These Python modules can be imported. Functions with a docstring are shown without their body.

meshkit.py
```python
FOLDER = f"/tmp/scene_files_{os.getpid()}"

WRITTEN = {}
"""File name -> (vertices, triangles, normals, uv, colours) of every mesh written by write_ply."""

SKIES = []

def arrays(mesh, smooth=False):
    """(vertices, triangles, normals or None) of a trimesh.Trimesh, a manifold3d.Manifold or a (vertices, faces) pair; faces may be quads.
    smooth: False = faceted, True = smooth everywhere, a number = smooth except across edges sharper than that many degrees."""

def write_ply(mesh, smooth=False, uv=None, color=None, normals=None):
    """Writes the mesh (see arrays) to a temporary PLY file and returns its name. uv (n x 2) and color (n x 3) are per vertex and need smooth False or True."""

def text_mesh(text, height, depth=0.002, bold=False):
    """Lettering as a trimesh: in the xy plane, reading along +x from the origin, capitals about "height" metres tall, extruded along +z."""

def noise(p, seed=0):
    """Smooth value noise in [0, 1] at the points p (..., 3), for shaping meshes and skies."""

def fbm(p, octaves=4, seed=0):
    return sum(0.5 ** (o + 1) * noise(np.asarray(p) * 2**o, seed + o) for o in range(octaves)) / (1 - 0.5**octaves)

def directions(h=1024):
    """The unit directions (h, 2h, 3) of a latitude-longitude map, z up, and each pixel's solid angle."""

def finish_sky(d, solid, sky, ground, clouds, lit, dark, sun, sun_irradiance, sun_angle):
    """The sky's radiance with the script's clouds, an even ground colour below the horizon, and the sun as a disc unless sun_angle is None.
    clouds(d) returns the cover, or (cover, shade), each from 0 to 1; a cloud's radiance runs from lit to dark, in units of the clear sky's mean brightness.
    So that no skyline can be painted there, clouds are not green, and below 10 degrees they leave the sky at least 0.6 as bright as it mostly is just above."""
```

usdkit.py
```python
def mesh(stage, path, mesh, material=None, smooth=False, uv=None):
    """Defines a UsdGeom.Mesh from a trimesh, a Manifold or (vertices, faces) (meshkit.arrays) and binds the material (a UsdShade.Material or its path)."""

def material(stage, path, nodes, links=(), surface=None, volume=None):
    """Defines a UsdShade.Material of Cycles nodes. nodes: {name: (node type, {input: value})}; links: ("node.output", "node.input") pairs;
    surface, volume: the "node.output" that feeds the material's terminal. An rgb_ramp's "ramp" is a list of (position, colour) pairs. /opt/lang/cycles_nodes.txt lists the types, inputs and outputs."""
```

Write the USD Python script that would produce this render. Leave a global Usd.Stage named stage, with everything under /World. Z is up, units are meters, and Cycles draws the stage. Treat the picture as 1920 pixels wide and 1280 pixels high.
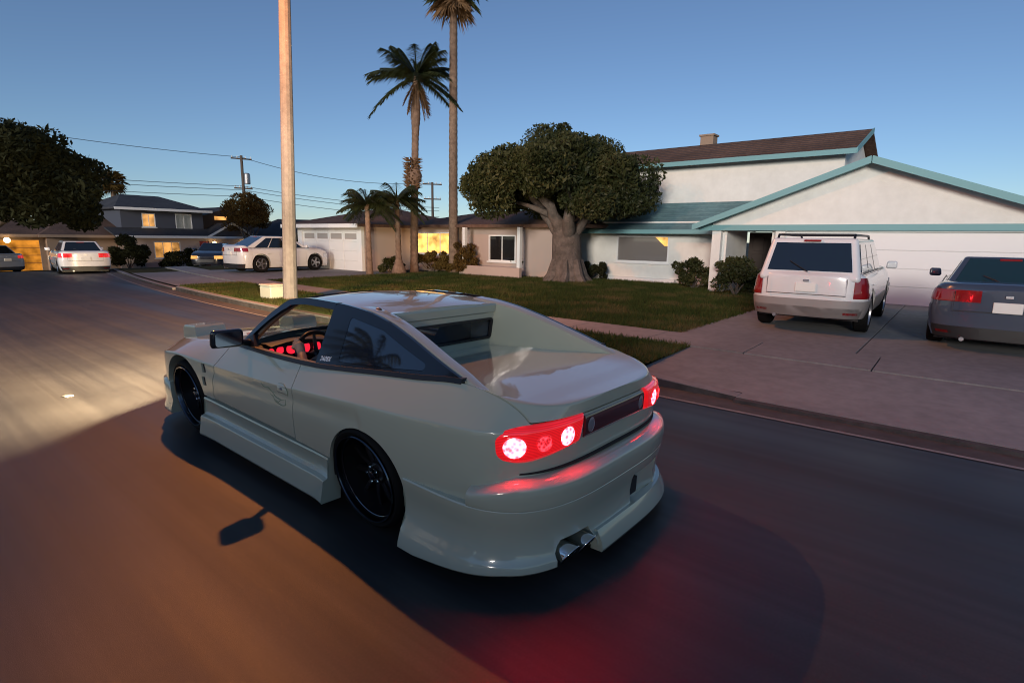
import math, random
import numpy as np
import trimesh, manifold3d as m3, usdkit, meshkit
from pxr import Usd, UsdGeom, UsdLux, UsdShade, Gf, Sdf
from shapely.geometry import Polygon, LineString, box as sbox
from scipy.interpolate import PchipInterpolator

stage = Usd.Stage.CreateInMemory()
UsdGeom.SetStageUpAxis(stage, UsdGeom.Tokens.z)
UsdGeom.SetStageMetersPerUnit(stage, 1.0)
UsdGeom.Xform.Define(stage, '/World')
stage.SetDefaultPrim(stage.GetPrimAtPath('/World'))
UsdGeom.Scope.Define(stage, '/World/Looks')
random.seed(7)
RNG = np.random.default_rng(11)

# ------------------------------------------------------------------ camera
EXPOSURE = 0.18
PSI, PITCH, ROLL, EYE, FPX = math.radians(50.9), math.atan(193 / 1030), 0.014, 1.665, 1030.0
cam = UsdGeom.Camera.Define(stage, '/World/camera')
cam.CreateHorizontalApertureAttr(36.0)
cam.CreateVerticalApertureAttr(24.0)
cam.CreateFocalLengthAttr(36.0 * FPX / 1920)
cam.CreateClippingRangeAttr(Gf.Vec2f(0.05, 5000))
cam.CreateExposureAttr(EXPOSURE)
_f = np.array([math.sin(PSI) * math.cos(PITCH), math.cos(PSI) * math.cos(PITCH), -math.sin(PITCH)])
_r0 = np.array([math.cos(PSI), -math.sin(PSI), 0.0])
_u0 = np.cross(_r0, _f)
_r = math.cos(ROLL) * _r0 + math.sin(ROLL) * _u0
_u = -math.sin(ROLL) * _r0 + math.cos(ROLL) * _u0
_m = Gf.Matrix4d(*[float(v) for v in (*_r, 0, *_u, 0, *(-_f), 0, 0, 0, EYE, 1)])
cam.AddTransformOp().Set(_m)

# ------------------------------------------------------------------ sky and last daylight (the sun is behind the camera, at the horizon)
SUN_EL, SUN_AZ = math.radians(21.0), math.radians(250.0)     # azimuth clockwise from +Y
SKY = 0.085
sky = UsdLux.DomeLight.Define(stage, '/World/sky')
sky.GetPrim().SetCustomDataByKey('label', 'clear blue dusk sky')
sky.GetPrim().SetCustomDataByKey('kind', 'structure')
sky_mat = usdkit.material(stage, '/World/Looks/dusk_sky', {
    's': ('sky_texture', {'sky_type': 'single_scattering', 'sun_disc': False, 'sun_elevation': SUN_EL, 'sun_rotation': SUN_AZ,
                          'altitude': 10.0, 'air_density': 1.0, 'aerosol_density': 0.0, 'ozone_density': 6.0}),
    'h': ('hsv', {'saturation': 0.92, 'value': 1.0}),
    'b': ('background_shader', {'strength': SKY})}, [('s.color', 'h.color'), ('h.color', 'b.color')], surface='b.background')
UsdShade.MaterialBindingAPI.Apply(sky.GetPrim()).Bind(sky_mat)
sun = UsdLux.DistantLight.Define(stage, '/World/sun')
sun.CreateNormalizeAttr(True)
sun.CreateIntensityAttr(0.62)
sun.CreateAngleAttr(12.0)
sun.CreateColorAttr(Gf.Vec3f(1.0, 0.90, 0.80))
_d = -np.array([math.sin(SUN_AZ) * math.cos(0.16), math.cos(SUN_AZ) * math.cos(0.16), math.sin(0.16)])  # travel direction
_z = -_d; _x = np.cross([0, 0, 1.0], _z); _x /= np.linalg.norm(_x); _y = np.cross(_z, _x)
sun.AddTransformOp().Set(Gf.Matrix4d(*[float(v) for v in (*_x, 0, *_y, 0, *_z, 0, 0, 0, 30, 1)]))

# ------------------------------------------------------------------ helpers
def V(*a): return np.array(a, float)

_used = {}
def _unique(path):
    if path not in _used:
        _used[path] = 0
        return path
    _used[path] += 1
    return f'{path}_{_used[path]:03d}'

MATS = {}
def mat(name, nodes, links=(), surface='p.BSDF', volume=None):
    MATS[name] = usdkit.material(stage, '/World/Looks/' + name, nodes, links, surface=surface, volume=volume)
    return MATS[name]

def simple(name, color, rough=0.5, metal=0.0, coat=0.0, spec=0.5, emit=None, es=0.0, coatr=0.03, **kw):
    d = {'base_color': color, 'roughness': rough, 'metallic': metal, 'coat_weight': coat, 'coat_roughness': coatr, 'specular_ior_level': spec, **kw}
    if emit is not None:
        d['emission_color'] = emit; d['emission_strength'] = es
    return mat(name, {'p': ('principled_bsdf', d)})

def speckled(name, c1, c2, scale=8.0, rough=0.8, bump=0.3, bscale=60.0, bdist=0.01, c3=None, big=0.6, spec=0.4, rough2=None, var=(0.72, 1.12)):
    """two tones mixed by a big and a small noise, with fine bump; object or world space"""
    n = {'g': ('geometry', {}), 'a': ('noise_texture', {'scale': scale, 'detail': 6.0, 'roughness': 0.62}),
         'b': ('noise_texture', {'scale': big, 'detail': 4.0}), 'r': ('rgb_ramp', {'ramp': [(0.3, c1), (0.7, c2)]}),
         'r2': ('rgb_ramp', {'ramp': [(0.35, (var[0],) * 3), (0.65, (var[1],) * 3)]}), 'm': ('mix_color', {'blend_type': 'multiply', 'fac': 1.0, 'use_clamp': False}),
         'c': ('noise_texture', {'scale': bscale, 'detail': 3.0}), 'bu': ('bump', {'strength': bump, 'distance': bdist}),
         'p': ('principled_bsdf', {'roughness': rough, 'specular_ior_level': spec})}
    l = [('g.position', 'a.vector'), ('g.position', 'b.vector'), ('g.position', 'c.vector'), ('a.fac', 'r.fac'), ('b.fac', 'r2.fac'), ('r.color', 'm.a'), ('r2.color', 'm.b'),
         ('m.result', 'p.base_color'), ('c.fac', 'bu.height'), ('bu.normal', 'p.normal')]
    if rough2 is not None:
        n['rr'] = ('map_range', {'from_min': 0.3, 'from_max': 0.7, 'to_min': rough, 'to_max': rough2, 'clamp': True}); l += [('a.fac', 'rr.value'), ('rr.result', 'p.roughness')]
    return mat(name, n, l)

def emitter(name, color, strength):
    return mat(name, {'p': ('emission', {'color': color, 'strength': strength})}, surface='p.emission')

def pane(name, tint=(0.6, 0.65, 0.7), rough=0.02, f0=0.04, gloss=1.0):
    """window glass: clear, with a Schlick reflection that is the same from both sides"""
    return mat(name, {'t': ('transparent_bsdf', {'color': tint}), 'g': ('glossy_bsdf', {'color': (gloss,) * 3, 'roughness': rough}), 'lw': ('layer_weight', {'blend': 0.5}),
                      'pw': ('math', {'math_type': 'power', 'value2': 5.0}), 'ma': ('math', {'math_type': 'multiply_add', 'value2': 1.0 - f0, 'value3': f0}), 'm': ('mix_closure', {})},
               [('lw.facing', 'pw.value1'), ('pw.value', 'ma.value1'), ('ma.value', 'm.fac'), ('t.BSDF', 'm.closure1'), ('g.BSDF', 'm.closure2')], surface='m.closure')

def thing(name, label, cat, loc=(0, 0, 0), rotz=0.0, group=None, kind=None, matrix=None):
    x = UsdGeom.Xform.Define(stage, _unique('/World/' + name))
    if matrix is not None:
        x.AddTransformOp().Set(Gf.Matrix4d(*[float(v) for v in np.asarray(matrix).T.ravel()]))
    else:
        x.AddTranslateOp().Set(Gf.Vec3d(*map(float, loc)))
        x.AddRotateZOp().Set(math.degrees(rotz))
    tag(x.GetPrim(), label, cat, group, kind)
    return x.GetPrim()

def tag(p, label=None, cat=None, group=None, kind=None):
    for k, v in (('label', label), ('category', cat), ('group', group), ('kind', kind)):
        if v is not None:
            p.SetCustomDataByKey(k, v)
    return p

def obj(name, mesh, m, parent=None, smooth=False, label=None, kind=None, uv=None):
    base = '/World' if parent is None else str(parent.GetPath())
    path = _unique(f'{base}/{name}')
    p = usdkit.mesh(stage, path, mesh, MATS[m] if isinstance(m, str) else m, smooth=smooth, uv=uv).GetPrim()
    return tag(p, label, None, None, kind)

def single(name, mesh, m, label, cat, group=None, kind=None, smooth=False):
    p = obj(name, mesh, m, None, smooth)
    return tag(p, label, cat, group, kind)

def dup(src, label=None, loc=None, rotz=0.0, group=None, matrix=None, scale=None):
    was = src.GetCustomData()
    x = UsdGeom.Xform.Define(stage, _unique('/World/' + src.GetName()))
    x.GetPrim().GetReferences().AddInternalReference(src.GetPath())
    x.ClearXformOpOrder()
    x.AddTranslateOp(opSuffix='at').Set(Gf.Vec3d(*map(float, loc)))
    x.AddRotateZOp(opSuffix='turn').Set(math.degrees(rotz))
    if scale: x.AddScaleOp(opSuffix='size').Set(Gf.Vec3f(*scale))
    x.GetPrim().SetInstanceable(True)
    tag(x.GetPrim(), label or was['label'], was['category'], group or was.get('group'))
    return x.GetPrim()

def T(mesh, loc=(0, 0, 0), rz=0.0, rx=0.0, ry=0.0):
    m = mesh.copy()
    if rx: m.apply_transform(trimesh.transformations.rotation_matrix(rx, [1, 0, 0]))
    if ry: m.apply_transform(trimesh.transformations.rotation_matrix(ry, [0, 1, 0]))
    if rz: m.apply_transform(trimesh.transformations.rotation_matrix(rz, [0, 0, 1]))
    m.apply_translation(loc)
    return m

def cat_(ms): return trimesh.util.concatenate([to_tri(m) for m in ms])

def to_tri(m):
    if isinstance(m, trimesh.Trimesh): return m
    v, f, _ = meshkit.arrays(m)
    return trimesh.Trimesh(v, f, process=False)

def bx(x0, x1, y0, y1, z0, z1, bev=0.0):
    x0, x1 = sorted((x0, x1)); y0, y1 = sorted((y0, y1)); z0, z1 = sorted((z0, z1))
    if bev <= 0:
        return trimesh.creation.box(bounds=[[x0, y0, z0], [x1, y1, z1]])
    b = min(bev, (x1 - x0) / 2.01, (y1 - y0) / 2.01, (z1 - z0) / 2.01)
    pts = []
    for sx in (0, 1):
        for sy in (0, 1):
            for sz in (0, 1):
                c = V((x0, x1)[sx], (y0, y1)[sy], (z0, z1)[sz]); s = V(1 - 2 * sx, 1 - 2 * sy, 1 - 2 * sz) * b
                pts += [c + s * V(0, 1, 1), c + s * V(1, 0, 1), c + s * V(1, 1, 0)]
    return trimesh.convex.convex_hull(np.array(pts))

def tube(points, r, sides=8, closed=False):
    p = np.asarray(points, float)
    r = np.broadcast_to(r, (len(p),))
    t = np.gradient(p, axis=0); t /= np.linalg.norm(t, axis=1, keepdims=True) + 1e-12
    up = np.array([0, 0, 1.0])
    if np.abs(t[:, 2]).mean() > 0.8: up = np.array([1.0, 0, 0])
    a = np.cross(t, up); a /= np.linalg.norm(a, axis=1, keepdims=True) + 1e-12
    b = np.cross(t, a)
    ang = np.arange(sides) * 2 * np.pi / sides
    v = p[:, None] + r[:, None, None] * (np.cos(ang)[None, :, None] * a[:, None] + np.sin(ang)[None, :, None] * b[:, None])
    return loft(v)

def loft(rings, caps=True):
    """rings (n, m, 3), each a closed ring -> closed solid, outward normals"""
    R = np.asarray(rings, float); n, m = R.shape[:2]
    v = R.reshape(-1, 3)
    i, j = np.meshgrid(np.arange(n - 1), np.arange(m), indexing='ij')
    j2 = (j + 1) % m
    q = np.stack([i * m + j, i * m + j2, (i + 1) * m + j2, (i + 1) * m + j], -1).reshape(-1, 4)
    f = np.vstack([q[:, [0, 1, 2]], q[:, [0, 2, 3]]])
    if caps:
        c0, c1 = len(v), len(v) + 1
        v = np.vstack([v, R[0].mean(0), R[-1].mean(0)])
        k = np.arange(m); k2 = (k + 1) % m
        f = np.vstack([f, np.stack([np.full(m, c0), k2, k], 1), np.stack([np.full(m, c1), (n - 1) * m + k, (n - 1) * m + k2], 1)])
    t = trimesh.Trimesh(v, f, process=False)
    if caps and t.volume < 0: t.invert()
    return t

def grid(P):
    """open patch from points (n, m, 3)"""
    P = np.asarray(P, float); n, m = P.shape[:2]
    i, j = np.meshgrid(np.arange(n - 1), np.arange(m - 1), indexing='ij')
    q = np.stack([i * m + j, i * m + j + 1, (i + 1) * m + j + 1, (i + 1) * m + j], -1).reshape(-1, 4)
    return trimesh.Trimesh(P.reshape(-1, 3), np.vstack([q[:, [0, 1, 2]], q[:, [0, 2, 3]]]), process=False)

def shell(P, Q):
    """closed slab between two grids of the same size"""
    P, Q = np.asarray(P, float), np.asarray(Q, float); n, m = P.shape[:2]
    a, b = grid(P), grid(Q)
    f = [a.faces, b.faces[:, ::-1] + n * m]
    edge = [(i, 0) for i in range(n)] + [(n - 1, j) for j in range(1, m)] + [(i, m - 1) for i in range(n - 2, -1, -1)] + [(0, j) for j in range(m - 2, 0, -1)]
    e = np.array([i * m + j for i, j in edge]); e2 = np.roll(e, -1)
    f += [np.stack([e, e2, e2 + n * m], 1), np.stack([e, e2 + n * m, e + n * m], 1)]
    t = trimesh.Trimesh(np.vstack([P.reshape(-1, 3), Q.reshape(-1, 3)]), np.vstack(f), process=False)
    if t.volume < 0: t.invert()
    return t

def lathe(profile, sides=48, axis='y'):
    """profile [(r, h)] revolved about the axis; closed when the first and last point coincide"""
    p = np.asarray(profile, float); n = len(p)
    a = np.arange(sides) * 2 * np.pi / sides
    ring = np.stack([p[None, :, 0] * np.cos(a)[:, None], np.broadcast_to(p[None, :, 1], (sides, n)), p[None, :, 0] * np.sin(a)[:, None]], -1)
    if axis == 'z': ring = ring[..., [0, 2, 1]]
    if axis == 'x': ring = ring[..., [1, 0, 2]]
    v = ring.reshape(-1, 3)
    i, j = np.meshgrid(np.arange(sides), np.arange(n - 1), indexing='ij')
    i2 = (i + 1) % sides
    q = np.stack([i * n + j, i * n + j + 1, i2 * n + j + 1, i2 * n + j], -1).reshape(-1, 4)
    t = trimesh.Trimesh(v, np.vstack([q[:, [0, 1, 2]], q[:, [0, 2, 3]]]), process=True)
    t.update_faces(t.nondegenerate_faces())
    if t.volume < 0: t.invert()
    return t

def prism(poly, lo, hi, axis='y'):
    """polygon extruded: axis y -> poly in (x, z); axis z -> (x, y); axis x -> (y, z)"""
    if not isinstance(poly, Polygon): poly = Polygon(poly)
    t = trimesh.creation.extrude_polygon(poly, hi - lo, engine='earcut')
    v = t.vertices.copy()
    if axis == 'z': w = np.stack([v[:, 0], v[:, 1], v[:, 2] + lo], 1)
    if axis == 'y': w = np.stack([v[:, 0], v[:, 2] + lo, v[:, 1]], 1)
    if axis == 'x': w = np.stack([v[:, 2] + lo, v[:, 0], v[:, 1]], 1)
    t = trimesh.Trimesh(w, t.faces, process=True)
    if t.volume < 0: t.invert()
    return t

def man(t):
    t = to_tri(t).copy(); t.merge_vertices(digits_vertex=7)
    return m3.Manifold(m3.Mesh(np.asarray(t.vertices, np.float32), np.asarray(t.faces, np.uint32)))

def ball(c, r, s=2):
    b = trimesh.creation.icosphere(s, 1.0); b.apply_scale(r); b.apply_translation(c); return b
# ================================================================== the setting
def zt(y):      # the street falls away gently beyond the pale garage
    y = np.asarray(y, float); d = np.clip(y - 26, 0, 30)
    return -0.9 * (1 - np.cos(np.pi * np.clip(d / 26, 0, 1))) / 2
def kx(y):
    y = np.asarray(y, float); return 5.94 + 0.0045 * np.clip(y - 8, 0, None) ** 2
def outer(y):   # outer edge of the road: straight, then bending away to the left
    y = np.asarray(y, float)
    a = kx(np.minimum(y, 30.0)); t = np.clip((y - 30) / 11.0, 0, 1)
    return np.where(y <= 30, a, -16 + (a + 16) * (1 - t ** 2.6) ** (1 / 2.6))

# asphalt: two greys, stains along the wheel tracks, tyre-polished sheen
mat('asphalt', {'g': ('geometry', {}), 'sx': ('separate_xyz', {}),
    'a': ('noise_texture', {'scale': 85.0, 'detail': 7.0, 'roughness': 0.78}), 'b': ('noise_texture', {'scale': 0.55, 'detail': 5.0, 'roughness': 0.6}),
    'mp': ('mapping', {'scale': (1.3, 0.045, 1.0)}), 'st': ('noise_texture', {'scale': 1.0, 'detail': 4.0, 'roughness': 0.6}),
    'r': ('rgb_ramp', {'ramp': [(0.25, (.017, .017, .018)), (0.55, (.030, .029, .029)), (0.8, (.050, .048, .046))]}),
    'r2': ('rgb_ramp', {'ramp': [(0.3, (.62,) * 3), (0.7, (1.25,) * 3)]}), 'r3': ('rgb_ramp', {'ramp': [(0.35, (.78,) * 3), (0.65, (1.15,) * 3)]}),
    'm1': ('mix_color', {'blend_type': 'multiply', 'fac': 1.0, 'use_clamp': False}), 'm2': ('mix_color', {'blend_type': 'multiply', 'fac': 1.0, 'use_clamp': False}),
    'v': ('noise_texture', {'scale': 320.0, 'detail': 3.0, 'roughness': 0.7}), 'bu': ('bump', {'strength': 0.30, 'distance': 0.003}),
    'mp2': ('mapping', {'scale': (9.0, 0.10, 1.0)}), 'st2': ('noise_texture', {'scale': 1.0, 'detail': 5.0, 'roughness': 0.65}), 'r4': ('rgb_ramp', {'ramp': [(0.3, (.70,) * 3), (0.7, (1.28,) * 3)]}), 'm3': ('mix_color', {'blend_type': 'multiply', 'fac': 1.0, 'use_clamp': False}),
    'rr': ('map_range', {'from_min': 0.35, 'from_max': 0.65, 'to_min': 0.40, 'to_max': 0.60, 'clamp': True}),
    'p': ('principled_bsdf', {'specular_ior_level': 0.45})},
    [('g.position', 'a.vector'), ('g.position', 'b.vector'), ('g.position', 'mp.vector'), ('mp.vector', 'st.vector'), ('g.position', 'v.vector'), ('a.fac', 'r.fac'), ('b.fac', 'r2.fac'), ('st.fac', 'r3.fac'),
     ('r.color', 'm1.a'), ('r2.color', 'm1.b'), ('m1.result', 'm2.a'), ('r3.color', 'm2.b'), ('m2.result', 'm3.a'), ('g.position', 'mp2.vector'), ('mp2.vector', 'st2.vector'), ('st2.fac', 'r4.fac'), ('r4.color', 'm3.b'), ('m3.result', 'p.base_color'), ('v.fac', 'bu.height'), ('bu.normal', 'p.normal'), ('st.fac', 'rr.value'), ('rr.result', 'p.roughness')])
speckled('concrete', (.185, .19, .19), (.245, .25, .25), scale=7, rough=.85, bump=.15, bscale=140, bdist=.003, big=.25)
speckled('kerb_dark', (.030, .029, .029), (.085, .080, .078), scale=4, rough=.9, bump=.3, bscale=80, bdist=.004)  # darker grey for the strips along the kerb faces
speckled('tar_line', (.010, .010, .011), (.022, .021, .021), scale=9, rough=.6, bump=.3, bscale=60, bdist=.004)
speckled('soil_grass', (.026, .038, .011), (.070, .056, .024), scale=1.6, rough=1.0, bump=.8, bscale=40, bdist=.02, spec=.1)
speckled('far_land', (.05, .055, .04), (.08, .075, .06), scale=.2, rough=1.0, bump=.1, bscale=3, bdist=.05, spec=.1)
mat('grass_blade', {'g': ('geometry', {}), 'n': ('noise_texture', {'scale': 0.9, 'detail': 7.0, 'roughness': 0.7}), 'r': ('rgb_ramp', {'ramp': [(0.28, (.022, .048, .010)), (0.5, (.055, .078, .018)), (0.68, (.150, .115, .050))]}),
    'p': ('principled_bsdf', {'roughness': 0.8, 'specular_ior_level': 0.2}), 't': ('translucent_bsdf', {}), 'm': ('mix_closure', {'fac': 0.3})},
    [('g.position', 'n.vector'), ('n.fac', 'r.fac'), ('r.color', 'p.base_color'), ('r.color', 't.color'), ('p.BSDF', 'm.closure1'), ('t.BSDF', 'm.closure2')], surface='m.closure')

ys = np.concatenate([np.arange(-60, 0, 4.0), np.arange(0, 30, 1.0), 30 + 10.99 * np.sin(np.linspace(0, np.pi / 2, 24))])
road = grid([[(x, y, float(zt(y))) for x in np.linspace(-16, float(outer(y)), 14)] for y in ys])
if road.face_normals[:, 2].mean() < 0: road.invert()
single('road', road, 'asphalt', 'dark asphalt residential road curving away to the left', 'road', kind='structure')
# base ground to the horizon, below everything
gy = np.concatenate([np.linspace(-900, -60, 10), np.arange(-50, 70, 3.0), np.linspace(80, 1500, 16)])
gnd = grid([[(x, y, float(zt(y)) - 0.05) for x in np.concatenate([np.linspace(-1000, -60, 8), np.linspace(-50, 80, 10), np.linspace(100, 1400, 10)])] for y in gy])
if gnd.face_normals[:, 2].mean() < 0: gnd.invert()
single('ground', gnd, 'far_land', 'flat suburban ground running to the horizon', 'ground', kind='structure')

def ribbon(ya, yb, d0, d1, z, step=1.0, th=0.0, base=outer):
    yy = np.arange(ya, yb + 1e-6, (yb - ya) / max(1, round((yb - ya) / step)))
    P = [[(float(base(y)) + d, y, float(zt(y)) + z) for d in (d0, d1)] for y in yy]
    if th <= 0:
        g = grid(P)
        if g.face_normals[:, 2].mean() < 0: g.invert()
        return g
    Q = [[(a, b, c - th) for a, b, c in r] for r in P]
    return shell(P, Q)
speckled('gutter_grey', (.050, .048, .047), (.085, .082, .080), scale=5, rough=.85, bump=.2, bscale=120, bdist=.003)
single('gutter', ribbon(-30, 30, -.42, -.06, .004), 'gutter_grey', 'narrow concrete gutter beside the kerb', 'gutter', kind='structure')
single('road_seam', ribbon(-30, 30, -.47, -.42, .005), 'concrete', 'thin pale worn seam between asphalt and gutter', 'seam', kind='structure')
def kerb_run(d0, d1, top, th):
    yy = np.r_[1.7, 2.0, 2.4, 2.9, 3.3, np.arange(4, 18.5, 1.0)]; hz = np.interp(yy, [1.7, 3.1], [.048, top])
    P = [[(float(outer(q)) + d, q, h) for d in (d0, d1)] for q, h in zip(yy, hz)]
    return shell(P, [[(a, b, c - th) for a, b, c in r_] for r_ in P])
kerb = single('kerb', kerb_run(-.06, .12, .13, .16), 'concrete', 'concrete kerb with darker face along the road', 'kerb', kind='structure')
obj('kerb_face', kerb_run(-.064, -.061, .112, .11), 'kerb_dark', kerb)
k2 = single('low_kerb', ribbon(-30, 1.7, -.06, .16, .045, th=.07), 'concrete', 'lowered kerb across the driveway mouth', 'kerb', kind='structure')
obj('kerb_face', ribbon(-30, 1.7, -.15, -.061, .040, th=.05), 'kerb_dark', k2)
k3 = single('far_kerb', ribbon(18.4, 30, -.06, .12, .06, th=.10), 'concrete', 'far low kerb by the parked white saloon', 'kerb', kind='structure')
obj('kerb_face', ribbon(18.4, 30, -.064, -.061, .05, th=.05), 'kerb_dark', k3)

# verge of dry grass between kerb and pavement, pavement slabs, lawns, driveways
verge = [[(float(outer(y)) + d, y, .10 + .03 * math.sin(d)) for d in (.12, .8, 1.4, 1.95)] for y in np.arange(3.0, 18.3, .8)]
g = grid(verge); 
if g.face_normals[:, 2].mean() < 0: g.invert()
single('verge', g, 'soil_grass', 'strip of brownish grass between kerb and pavement', 'verge', kind='structure')
pav = UsdGeom.Xform.Define(stage, '/World/pavement').GetPrim(); tag(pav, 'pale concrete pavement parallel to the road', 'pavement', kind='structure')
y = -16.0
while y < 29:
    w = 1.52
    a, b = y + .008, y + w - .008
    d = .012 + RNG.uniform(-.0015, .0015)
    obj('slab', shell([[(float(outer(q)) + e, q, float(zt(q)) + .125 + d + (0 if e < 2.5 else .012)) for e in (1.96, 2.94)] for q in (a, b)],
                      [[(float(outer(q)) + e, q, float(zt(q)) + .02) for e in (1.96, 2.94)] for q in (a, b)]), 'concrete', pav)
    y += w
def sheet(x0, x1, y0, y1, z0, z1, nx=6, ny=6):
    """flat ground piece, z0 at x0 to z1 at x1; the near edge follows the road line when x0 is None"""
    P = [[((float(outer(q)) + 2.95 if x0 is None else x0) * (1 - t) + x1 * t, q, float(zt(q)) + z0 * (1 - t) + z1 * t) for t in np.linspace(0, 1, nx)] for q in np.linspace(y0, y1, ny)]
    g = grid(P)
    if g.face_normals[:, 2].mean() < 0: g.invert()
    return g
single('lawn', sheet(None, 40, 3.65, 18.6, .11, .13, 10, 12), 'soil_grass', 'wide front lawn under the big round tree', 'lawn', kind='structure')
drv = UsdGeom.Xform.Define(stage, '/World/driveway').GetPrim(); tag(drv, 'wide concrete driveway in front of the teal-trimmed garage', 'driveway', kind='structure')
for i in range(4):
    for j in range(6):
        xa, xb = 8.91 + i * 3.02, 8.91 + (i + 1) * 3.02 - .014; ya, yb_ = 3.65 - (j + 1) * 2.62 + .014, 3.65 - j * 2.62
        if i == 3: xb = 21.0
        dz = RNG.uniform(-.002, .002)
        obj('slab', bx(xa, xb, ya, yb_, .0, .120 + dz, .006), 'concrete', drv)
apr = grid([[(float(outer(q)) + .16 + (1.80) * t, q, .045 + .075 * t) for t in np.linspace(0, 1, 4)] for q in np.linspace(-16, 2.4, 10)])
if apr.face_normals[:, 2].mean() < 0: apr.invert()
single('driveway_apron', apr, 'concrete', 'sloping concrete apron between road and pavement', 'apron', kind='structure')
single('apron_flare', grid([[(5.94 + .16 + 1.8 * t, 2.4 + .6 * (t if e else 0) * 0 + (.62 if e else 0), .045 + .075 * t + (.02 if e else 0) * (1 - t)) for t in np.linspace(0, 1, 4)] for e in (1, 0)]), 'concrete', 'flared edge of the driveway apron', 'apron', kind='structure')
single('driveway', sheet(None, 16, 18.6, 25.6, .115, .12, 4, 8), 'concrete', 'driveway with the parked white hatchback', 'driveway', kind='structure')
single('driveway_apron', ribbon(18.4, 25.6, .12, 1.95, .10), 'concrete', 'apron of the second driveway', 'apron', kind='structure')
single('lawn', sheet(None, 40, 25.6, 31.0, .10, .13, 6, 8), 'soil_grass', 'small lawn beyond the white hatchback', 'lawn', kind='structure')
single('verge', ribbon(25.6, 31, .12, 1.95, .09), 'soil_grass', 'grass strip beside the parked white saloon', 'verge', kind='structure')
fl = grid([[(x, y, float(zt(y)) - .012) for x in np.linspace(-40, 44, 14)] for y in np.linspace(31, 64, 16)])
if fl.face_normals[:, 2].mean() < 0: fl.invert()
single('far_lawn', fl, 'soil_grass', 'front gardens at the bend of the road', 'lawn', kind='structure')
for k, (xa, xb, ya, yb_) in enumerate(((8.6, 11.4, 33.2, 46), (1.5, 5.5, 40.5, 46), (14.5, 19.0, 34, 47.0))):
    single('far_driveway', sheet(xa, xb, ya, yb_, .012, .012, 3, 10), 'concrete', ('pale path to the house under the dark tree', 'driveway to the orange lit garage', 'driveway of the dark blue house')[k], 'driveway', kind='structure')
wk = grid([[(x, y, float(zt(y)) + .02) for x in np.linspace(float(outer(y)) + 1.2, 40, 6)] for y in (33.0, 34.3)])
if wk.face_normals[:, 2].mean() < 0: wk.invert()
single('far_pavement', wk, 'concrete', 'pavement crossing beyond the second driveway', 'pavement', kind='structure')

# grass blades: one uncountable thing for each patch
def blades(n, xy, h0, h1, seed):
    r = np.random.default_rng(seed); x, y = xy[:, 0], xy[:, 1]; n = len(x)
    a = r.uniform(0, np.pi, n); w = r.uniform(.006, .014, n); h = r.uniform(h0, h1, n)
    z = zt(y) + .105
    lx, ly = r.normal(0, .35, n) * h, r.normal(0, .35, n) * h
    p = np.stack([np.stack([x - np.cos(a) * w, y - np.sin(a) * w, z], 1), np.stack([x + np.cos(a) * w, y + np.sin(a) * w, z], 1), np.stack([x + lx, y + ly, z + h], 1)], 1)
    return trimesh.Trimesh(p.reshape(-1, 3), np.arange(3 * n).reshape(-1, 3), process=False)
r = np.random.default_rng(5)
n = 70000
yy = r.uniform(3.0, 18.2, n); dd = r.uniform(.09, 1.99, n)
p = np.stack([outer(yy) + dd, yy], 1)
single('verge_grass', blades(n, p, .03, .11, 6), 'grass_blade', 'short dry grass growing on the kerbside strip', 'grass', kind='stuff')
n = 160000
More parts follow.
